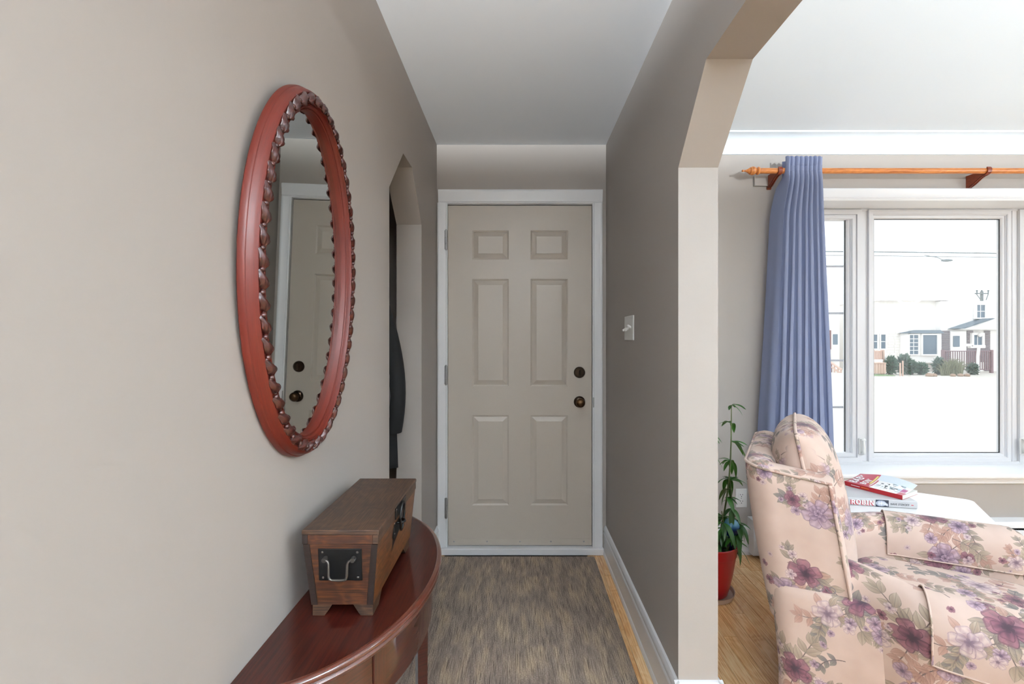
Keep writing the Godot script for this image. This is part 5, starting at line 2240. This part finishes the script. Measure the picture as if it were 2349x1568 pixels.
	if m.n[n * 20 + 50].z < 0:
		for i in m.n.size():
			m.n[i] = -m.n[i]
		for i in range(0, m.ix.size(), 3):
			var w := m.ix[i + 1]
			m.ix[i + 1] = m.ix[i + 2]
			m.ix[i + 2] = w
	var ct := thing("curtain", "long slate blue pleated curtain gathered at the left of the window", "curtain", Vector3(0, 0, -ZR))
	part("panel", m, M.curtain_cloth, ct)
	# the sewn channel the rod runs through: two stitched lines and its back
	m = MB.new()
	for dy_ in [0.020, -0.024]:
		var line := []
		var jn := 0
		var best := 9.0
		for j in rings + 1:
			if absf(rows[j][0].y - (RODY + dy_)) < best:
				best = absf(rows[j][0].y - (RODY + dy_))
				jn = j
		for i in range(4, n, 2):
			line.append(rows[jn][i] + Vector3(0, 0, 0.0006))
		m.tube(line, 0.0011, 5)
	part("stitching", m, M.curtain_cloth, ct)
	m = MB.new()
	var bk := []
	for j in 5:
		var row := PackedVector3Array()
		for i in 60:
			var s := i / 59.0
			row.append(Vector3(lerpf((1799.0 - CX) / F * ZR, (1879.0 - CX) / F * ZR, s), RODY + lerpf(0.062, -0.03, j / 4.0), -0.022 - 0.004 * sin(s * 50.0)))
		bk.append(row)
	m.grid(bk, false, false, 1.0)
	part("back_pocket", m, M.curtain_cloth, ct)

# ------------------------------------------------------------------ plant
func plant() -> void:
	var c := Vector3(0.962, 0, -2.31)
	var t := thing("potted_plant", "tall leafy green plant in a red pot behind the pier", "plant", c)
	var m := MB.new()
	m.lathe(pv([0.0, 0.006, 0.105, 0.006, 0.112, 0.010, 0.118, 0.026, 0.122, 0.028, 0.120, 0.020, 0.113, 0.002, 0.0, 0.001]), 40, -1.0)
	part("saucer", m, M.saucer, t)
	m = MB.new()
	m.lathe(pv([0.0, 0.008, 0.082, 0.008, 0.088, 0.014, 0.100, 0.06, 0.113, 0.12, 0.123, 0.18, 0.128, 0.212, 0.1315, 0.214, 0.135, 0.255, 0.1365, 0.262, 0.133, 0.266, 0.129, 0.262, 0.126, 0.215, 0.120, 0.19]), 44, 1.0)
	part("pot", m, M.pot_red, t)
	m = MB.new()
	m.lathe(pv([0.0, 0.236, 0.06, 0.240, 0.126, 0.232]), 30, -1.0)
	part("soil", m, M.soil, t)
	rng.seed = 19
	var lm := []
	for i in 4:
		lm.append(leaf_mesh(0.050 + 0.010 * i, 0.009 + 0.0015 * i, 0.25 + 0.25 * i))
	# stems that lean out towards the window light
	var stems := [[Vector3(0.03, 0.22, 0.02), Vector3(0.10, 0.95, 0.04), 12], [Vector3(0.05, 0.22, 0.03), Vector3(0.085, 0.58, 0.06), 9], [Vector3(-0.03, 0.22, 0.0), Vector3(-0.06, 1.02, 0.03), 12], [Vector3(0.0, 0.22, 0.05), Vector3(0.03, 0.44, 0.09), 7], [Vector3(0.06, 0.22, 0.04), Vector3(0.115, 0.40, 0.075), 7], [Vector3(-0.05, 0.22, -0.04), Vector3(-0.10, 0.7, -0.05), 8]]
	for s in stems:
		var a: Vector3 = s[0]
		var b: Vector3 = s[1]
		var pts := []
		for i in 9:
			var f := i / 8.0
			pts.append(a.lerp(b, f) + Vector3(0.02 * sin(f * 3.1), 0, 0.012 * sin(f * 4.0)))
		m = MB.new()
		m.tube(pts, [0.005, 0.0048, 0.0045, 0.0042, 0.004, 0.0036, 0.0032, 0.0028, 0.002], 7)
		var st := part("stem", m, M.plant_stem, t)
		for i in int(s[2]):
			var f: float = 0.22 + 0.78 * i / (s[2] - 1.0)
			var p: Vector3 = pts[mini(int(f * 8.0), 8)]
			var head := rng.randf() * TAU + i * 2.4
			var whorl := 3 if f < 0.95 else 5
			for q in whorl:
				var ang := head + (q - (whorl - 1) / 2.0) * 0.62
				var pitch: float = rng.randf_range(-0.75, 0.15) + 0.35 * f
				var bs := Basis(Vector3.UP, ang) * Basis(Vector3(0, 0, 1), pitch)
				var o := part("leaf", lm[rng.randi() % 4], M["leaf%d" % (rng.randi() % 3)], st)
				o.transform = Transform3D(bs.scaled(Vector3.ONE * rng.randf_range(0.8, 1.15)), p + bs.x * 0.004)
	# blue glass watering globe in the soil
	var g := thing("watering_globe", "blue and white glass watering globe stuck in the red plant pot", "globe", Vector3(1.045, 0.232, -2.245))
	m = MB.new()
	m.lathe(pv([0.0, -0.06, 0.006, -0.058, 0.007, 0.05, 0.009, 0.066, 0.020, 0.078, 0.034, 0.096, 0.0415, 0.118, 0.040, 0.138, 0.030, 0.155, 0.014, 0.165, 0.0, 0.168]), 28, 1.0)
	part("bulb", m, M.blue_glass, g)

func leaf_mesh(l: float, w: float, droop: float) -> ArrayMesh:
	var m := MB.new()
	var rows := []
	for i in 9:
		var s := i / 8.0
		var ww := w * pow(sin(PI * clampf(s * 0.96 + 0.03, 0, 1)), 0.75)
		var row := PackedVector3Array()
		for j in 5:
			var q := j / 4.0 * 2.0 - 1.0
			row.append(Vector3(l * s, -droop * l * s * s + 0.10 * ww * absf(q) * 3.0, q * ww))
		rows.append(row)
	m.grid(rows, false, false, 1.0)
	if m.n[22].y < 0:
		for i in m.n.size():
			m.n[i] = -m.n[i]
		for i in range(0, m.ix.size(), 3):
			var k := m.ix[i + 1]
			m.ix[i + 1] = m.ix[i + 2]
			m.ix[i + 2] = k
	return m.mesh()

# ------------------------------------------------------------------ outdoors
const ZO := 24.0
const GR := EYE - 84.5 / F * 21.5        # level of the street

func ox(px: float, z := ZO) -> float:
	return (px - CX) / F * z

func oy(py: float, z := ZO) -> float:
	return EYE - (py - CY) / F * z

# a box in front of the street facade: pixels at the depth z, `d` metres deep
func ob(m: MB, x0: float, x1: float, y0: float, y1: float, d := 0.1, z := ZO, b := 0.01) -> void:
	m.span(ox(x0, z), ox(x1, z), oy(y1, z), oy(y0, z), -z - d, -z, b)

func glazed(t: Node3D, x0: float, x1: float, y0: float, y1: float, nx: int, ny: int, z: float, fw := 3.0) -> void:
	var m := MB.new()
	m.rect_frame(ox(x0, z), ox(x1, z), oy(y1, z), oy(y0, z), -z, pv([0.0, -0.1, 0.0, 0.04, fw / F * z, 0.05, fw / F * z, -0.1]))
	for i in range(1, nx):
		var x := lerpf(x0, x1, float(i) / nx)
		ob(m, x - 0.7, x + 0.7, y0, y1, 0.03, z, 0.0)
	for i in range(1, ny):
		var y := lerpf(y0, y1, float(i) / ny)
		ob(m, x0, x1, y - 0.7, y + 0.7, 0.03, z, 0.0)
	var f := part("window_frame", m, M.siding_white, t)
	m = MB.new()
	m.quad(Vector3(ox(x0, z), oy(y1, z), -z - 0.004), Vector3(ox(x1, z), oy(y1, z), -z - 0.004), Vector3(ox(x1, z), oy(y0, z), -z - 0.004), Vector3(ox(x0, z), oy(y0, z), -z - 0.004))
	part("pane", m, M.window_washed_out, f)

func outdoors() -> void:
	var m := MB.new()
	m.span(-60, 90, GR - 0.3, GR, -140, 6.0, 0.0)
	struct("ground", m, M.concrete, "pale sunlit street outside the window", "ground")
	m = MB.new()
	m.span(-1.7, XLR + 0.2, GR, -0.19, -ZD - 0.24, -ZB + 0.1, 0.0)
	struct("foundation", m, M.stucco)
	m = MB.new()
	m.prism(pv([-1.9, LC + 0.14, XLR + 0.4, LC + 0.14, (XLR - 1.5) / 2, LC + 1.9]), -ZD - 0.3, -ZB + 0.3)  # roof out of view, shades the ground near the house
	struct("roof", m, M.roof_washed_out)
	# --- pale house opposite, with its bay window and porch wing
	var t := thing("pale_house", "pale stone house across the street with a bay window and a porch wing", "house")
	m = MB.new()
	ob(m, 2016, 2160, 690, 862, 6.0)
	part("stone_wall", m, M.stone_pale, t)
	rng.seed = 31
	m = MB.new()                          # courses of split stone, too fine to pick apart
	for i in 16:
		var y := 760.0 + i * 6.2
		var x := 2032.0 + rng.randf() * 6.0
		while x < 2080.0:
			var w := rng.randf_range(9, 22)
			ob(m, x, minf(x + w - 0.8, 2082.0), y, y + 5.3, 0.02, ZO - 0.02, 0.004)
			x += w
	part("stone_courses", m, M.stone_pale, t).set_meta("kind", "stuff")
	m = MB.new()
	m.prism(PackedVector2Array([Vector2(ox(2010), oy(690)), Vector2(ox(2172), oy(690)), Vector2(ox(2172), oy(684)), Vector2(ox(2130), oy(640)), Vector2(ox(2040), oy(640))]), -ZO - 6.2, -ZO + 0.3)
	part("roof", m, M.siding_white, t)
	# bay
	m = MB.new()
	ob(m, 2083, 2160, 764, 832, 0.5, ZO - 0.5)
	part("bay_wall", m, M.siding_white, t)
	m = MB.new()
	m.xf = Transform3D.IDENTITY
	m.frus([ox(2083, ZO - 0.55) - 0.1, ox(2160, ZO - 0.55) + 0.05, -ZO, -ZO + 0.65], oy(764, ZO - 0.5), [ox(2095), ox(2146), -ZO, -ZO + 0.3], oy(757, ZO))
	part("bay_roof", m, M.roof_washed_out, t)
	glazed(t, 2086, 2106, 768, 812, 2, 5, ZO - 0.56, 2.0)
	glazed(t, 2116, 2149, 768, 812, 1, 1, ZO - 0.56, 3.0)
	glazed(t, 2020, 2031, 767, 799, 1, 2, ZO - 0.02, 3.0)
	glazed(t, 2003, 2012, 767, 799, 1, 2, ZO - 0.02, 3.0)
	# porch wing
	m = MB.new()
	ob(m, 2158, 2300, 690, 862, 6.0, ZO - 0.3)
	part("wing_wall", m, M.siding_white, t)
	for s in [[2158.0, 2179.0], [2219.0, 2233.0], [2259.0, 2272.0]]:
		var lap := MB.new()
		for i in 22:
			var y := 758.0 + i * 4.4
			ob(lap, s[0], s[1], y, y + 4.0, 0.03, ZO - 0.35, 0.006)
		part("lap_siding", lap, M.siding_grey, t).set_meta("kind", "stuff")
	m = MB.new()
	ob(m, 2219, 2272, 798, 830, 0.03, ZO - 0.34)
	part("brick_apron", m, M.siding_grey, t)
	m = MB.new()
	m.prism(PackedVector2Array([Vector2(ox(2161), oy(754)), Vector2(ox(2171), oy(754)), Vector2(ox(2238), oy(732)), Vector2(ox(2232), oy(731))]), -ZO + 0.2, -ZO + 1.0)
	part("porch_roof", m, M.roof_washed_out, t)
	m = MB.new()
	m.prism(PackedVector2Array([Vector2(ox(2165), oy(756)), Vector2(ox(2300), oy(756)), Vector2(ox(2300), oy(734)), Vector2(ox(2236), oy(734))]), -ZO + 0.4, -ZO + 0.8)
	part("porch_gable", m, M.siding_white, t)
	m = MB.new()
	ob(m, 2181, 2217, 759, 850, 0.08, ZO - 0.4)
	var d := part("house_door", m, M.siding_white, t)
	m = MB.new()
	ob(m, 2187, 2202, 770, 795, 0.02, ZO - 0.43)
	part("door_glass", m, M.window_washed_out, d)
	glazed(t, 2233, 2252, 768, 791, 2, 1, ZO - 0.42, 5.0)
	glazed(t, 2240, 2259, 699, 728, 2, 2, ZO - 0.42, 3.0)
	m = MB.new()
	m.ball(Vector3(ox(2226), oy(768), -ZO + 0.5), Vector3(0.09, 0.11, 0.09), 8, 10)
	part("porch_lamp", m, M.siding_white, t)
	# --- brick house at the left, seen through the casement
	t = thing("brick_house", "red brick house front seen through the narrow left window", "house")
	m = MB.new()
	ob(m, 1880, 1926, 690, 862, 5.0, ZO + 1.0)
	part("brick_wall", m, M.siding_white, t)
	m = MB.new()
	for i in 22:
		var y := 757.0 + i * 2.0
		var x := 1884.0 + (i % 2) * 3.0
		while x < 1908.0:
			ob(m, x, x + 5.4, y, y + 1.7, 0.05, ZO + 0.94, 0.0)
			x += 6.0
	part("brick_courses", m, M.brick_red, t).set_meta("kind", "stuff")
	m = MB.new()
	ob(m, 1908, 1924, 757, 830, 0.1, ZO + 0.9)
	d = part("house_door", m, M.siding_white, t)
	m = MB.new()
	ob(m, 1911, 1922, 766, 790, 0.02, ZO + 0.87)
	part("door_glass", m, M.window_washed_out, d)
	glazed(t, 1893, 1900, 806, 822, 1, 1, ZO + 0.88, 2.0)
	# stair rail before it
	t = thing("stair_rail", "sloping wooden stair rail in front of the brick house", "railing")
	m = MB.new()
	m.tube([at(1903, 829, ZO - 1.0), at(1931, 848, ZO - 1.5)], 0.05, 6)
	m.tube([at(1903, 838, ZO - 1.0), at(1931, 858, ZO - 1.5)], 0.04, 6)
	part("handrail", m, M.planter_wood, t)
	for px in [1906.0, 1914.0, 1922.0, 1929.0]:
		m = MB.new()
		var a := at(px, 829 + (px - 1903) * 0.68, ZO - 1.0 - (px - 1903) * 0.018)
		m.tube([a, Vector3(a.x, GR, a.z)], 0.035 if px > 1907 else 0.055, 6)
		part("post", m, M.brick_red if px < 1907 else M.planter_wood, t)
	# --- porch railings
	railing("dark brown porch railing with upright balusters in front of the pale house", 2165.0, 2276.0, 804.0, 850.0, 22, ZO - 1.6, M.deck_wood, "porch railings across the street")
	railing("short pale railing above the wooden planter", 2003.0, 2026.0, 804.0, 826.0, 8, ZO - 2.4, M.planter_wood, "porch railings across the street")
	t = thing("porch_steps", "white porch post and steps beside the planter across the street", "porch")
	m = MB.new()
	ob(m, 2026, 2033, 802, 832, 0.3, ZO - 2.4)
	part("post", m, M.siding_white, t)
	m = MB.new()
	ob(m, 1996, 2026, 824, 835, 0.8, ZO - 2.5)
	part("step", m, M.siding_white, t)
	# planter of upright boards
	t = thing("planter_box", "pale wooden planter box of upright boards across the street", "planter")
	for i in 7:
		m = MB.new()
		ob(m, 1990 + i * 6.2, 1990 + i * 6.2 + 5.7, 833, 856.5, 0.06, ZO - 2.9, 0.008)
		part("board", m, M.planter_wood, t)
	m = MB.new()
	ob(m, 1989, 2034, 831.5, 833.4, 0.7, ZO - 2.95)
	part("cap", m, M.planter_wood, t)
	# mailbox-like signpost and stakes
	t = thing("yard_sign", "white sign on a post in front of the porch railing", "sign")
	m = MB.new()
	ob(m, 2220, 2233, 788, 794, 0.2, ZO - 2.2)
	m.span(ox(2245, ZO - 2.2) - 0.35, ox(2245, ZO - 2.2) + 0.35, oy(798, ZO - 2.2), oy(791, ZO - 2.2), -ZO + 2.0, -ZO + 2.2, 0.02)
	part("board", m, M.siding_white, t)
	m = MB.new()
	m.tube([at(2245, 797, ZO - 2.2), at(2243, 818, ZO - 2.2), Vector3(at(2243, 818, ZO - 2.2).x, GR, -ZO + 2.2)], 0.06, 8)
	part("post", m, M.siding_white, t)
	for i in 2:
		m = MB.new()
		var px: float = [2065.0, 2071.0][i]
		var top: float = [832.0, 827.0][i]
		var a := at(px, top, ZO - 3.4)
		m.tube([a, Vector3(a.x, GR, a.z)], 0.03, 6)
		single("garden_stake", m, M.planter_wood, ["shorter pale garden stake before the shrubs", "taller pale garden stake before the shrubs"][i], "stake", "garden stakes across the street")
	# --- shrubs, each of many leaves
	var sh := [[2044.0, 818.0, 856.0, 26.0, 0, "low spreading green shrub beside the planter box"], [2074.0, 812.0, 852.0, 34.0, 1, "tall grey-green shrub left of the bay window"], [2090.0, 826.0, 856.0, 30.0, 0, "dark green shrub behind the two garden stakes"],
		[2114.0, 832.0, 857.0, 26.0, 0, "rounded green shrub under the bay window"], [2152.0, 820.0, 850.0, 24.0, 1, "pale leafy shrub at the corner of the porch"], [2232.0, 834.0, 856.0, 22.0, 1, "small dark shrub at the foot of the porch railing"]]
	for s in sh:
		shrub(s[0], s[1], s[2], s[3], s[4], s[5])
	t = thing("ornamental_grass", "clump of dry ornamental grass in front of the porch", "grass")
	m = MB.new()
	rng.seed = 9
	for i in 420:
		var px := rng.randf_range(2158, 2208)
		var z := ZO - rng.randf_range(2.2, 3.2)
		var a := Vector3(ox(px, z), GR, -z)
		var bend := rng.randf_range(-0.35, 0.35)
		var hh := rng.randf_range(0.35, 0.85) * (1.0 - 0.35 * absf(px - 2183) / 30.0)
		var pts := [a, a + Vector3(bend * 0.3, hh * 0.7, 0), a + Vector3(bend, hh, 0.05)]
		m.tube(pts, [0.014, 0.012, 0.004], 3, false)
	var o := part("blades", m, M.dry_grass, t)
	o.set_meta("kind", "stuff")
	# rocks at the border
	rng.seed = 14
	for i in 5:
		m = MB.new()
		var px: float = [2132.0, 2142.0, 2186.0, 2203.0, 2218.0][i]
		var z := ZO - 3.6
		m.ball(Vector3(ox(px, z), GR + 0.05, -z), Vector3(0.13, 0.09, 0.12) * rng.randf_range(0.7, 1.2), 6, 9)
		single("border_rock", m, M.rock, ["brown border rock left of the grass clump", "larger brown border rock touching the grass clump's left side", "brown border rock under the middle of the grass clump", "brown border rock right of the grass clump", "last brown border rock before the porch railing"][i], "rock", "border rocks across the street")
	m = MB.new()
	m.span(ox(1996, 20.8), ox(2046, 20.8), GR, GR + 0.03, -21.4, -20.6, 0.01)
	single("lawn_patch", m, M.lawn, "small patch of green lawn at the foot of the wooden planter", "lawn")
	# --- pole, crossarm and wires
	t = thing("utility_pole", "thin utility pole with a crossarm above the pale house", "pole")
	var z2 := ZO + 9.0
	m = MB.new()
	var pt := at(2252, 668, z2)
	m.tube([Vector3(pt.x, GR, pt.z), pt], [0.12, 0.09], 10)
	part("pole", m, M.wire, t)
	m = MB.new()
	ob(m, 2239, 2269, 671.5, 674, 0.12, z2 - 0.15)
	m.tube([at(2240, 674, z2 - 0.1), at(2251, 689, z2 - 0.1)], 0.03, 5)
	m.tube([at(2267, 674, z2 - 0.1), at(2262, 688, z2 - 0.1)], 0.03, 5)
	part("crossarm", m, M.wire, t)
	for px in [2241.0, 2252.0, 2267.0]:
		m = MB.new()
		m.xf = Transform3D(Basis.IDENTITY, at(px, 671.5, z2 - 0.1))
		m.lathe(pv([0.0, 0.22, 0.05, 0.2, 0.06, 0.12, 0.03, 0.08, 0.05, 0.0]), 10, -1.0)
		part("insulator", m, M.wire, t)
	for w in [[573.0, 580.0, 0.020, "upper power line crossing the sky in the window"], [581.0, 590.0, 0.012, "lower power line crossing the sky in the window"]]:
		m = MB.new()
		var pts := []
		for i in 25:
			var f := i / 24.0
			var px := lerpf(1500, 2700, f)
			var z := 16.0
			var sag := -10.0 * (1.0 - pow(f * 2.0 - 1.0, 2.0))
			pts.append(at(px, lerpf(w[0] + 2.0, w[1] + 8.0, f) + sag * 0.3, z))
		m.tube(pts, w[2], 5)
		single("power_line", m, M.wire, w[3], "wire", "power lines over the street")
	t = thing("street_lamp", "small dark lamp head hanging under the power line", "lamp")
	m = MB.new()
	m.ball(at(2172, 597, 15.9), Vector3(0.19, 0.045, 0.12), 8, 14)
	part("lamp_head", m, M.wire, t)
	m = MB.new()
	m.tube([at(2172, 597, 15.9) + Vector3(-0.15, 0.02, 0), at(2150, 590, 15.9), at(2120, 585, 16.0)], 0.012, 6)
	part("arm", m, M.wire, t)

func railing(label: String, x0: float, x1: float, y0: float, y1: float, n: int, z: float, mt: Material, group: String) -> void:
	var t := thing("porch_railing", label, "railing", Vector3.ZERO, 0.0, group)
	for y in [[y0, y0 + 2.0], [y1 - 4.0, y1 - 2.4]]:
		var m := MB.new()
		ob(m, x0, x1, y[0], y[1], 0.09, z)
		part("rail", m, mt, t)
	for i in n:
		var m := MB.new()
		var px := lerpf(x0 + 1, x1 - 1, float(i) / (n - 1))
		ob(m, px - 0.75, px + 0.75, y0 + 1, y1 - 2.0, 0.04, z - 0.02, 0.004)
		part("baluster", m, mt, t)
	for px in [x0, x1]:
		var m := MB.new()
		m.span(ox(px, z) - 0.06, ox(px, z) + 0.06, GR, oy(y0 - 2.0, z), -z - 0.1, -z + 0.02, 0.01)
		part("post", m, mt, t)

func shrub(px: float, top: float, low: float, w: float, kind: int, label: String) -> void:
	var z := ZO - 2.6
	var t := thing("shrub", label, "shrub", Vector3(ox(px, z), GR, -z), 0.0, "shrubs across the street")
	var h := oy(top, z) - GR
	var rx := w / F * z * 0.46
	rng.seed = int(px)
	var m := MB.new()
	for i in 5:
		var a := rng.randf() * TAU
		m.tube([Vector3(0.04 * cos(a), 0, 0.04 * sin(a)), Vector3(rx * 0.5 * cos(a), h * 0.7, rx * 0.4 * sin(a))], 0.012, 5)
	part("stems", m, M.deck_wood, t)
	m = MB.new()
	for i in 520:
		var d := Vector3(rng.randfn(), rng.randfn(), rng.randfn()).normalized() * pow(rng.randf(), 0.4)
		var c := Vector3(d.x * rx, h * 0.52 + d.y * h * 0.5, d.z * rx * 0.8)
		var dir := (d + Vector3(rng.randf_range(-0.5, 0.5), rng.randf_range(-0.2, 0.7), rng.randf_range(-0.5, 0.5))).normalized()
		var side := dir.cross(Vector3(rng.randf() - 0.5, rng.randf(), rng.randf() - 0.5)).normalized()
		var l := rng.randf_range(0.07, 0.14)
		m.quad(c - dir * l, c + side * l * 0.35, c + dir * l, c - side * l * 0.35)
	part("foliage", m, M["shrub%d" % kind], t).set_meta("kind", "stuff")
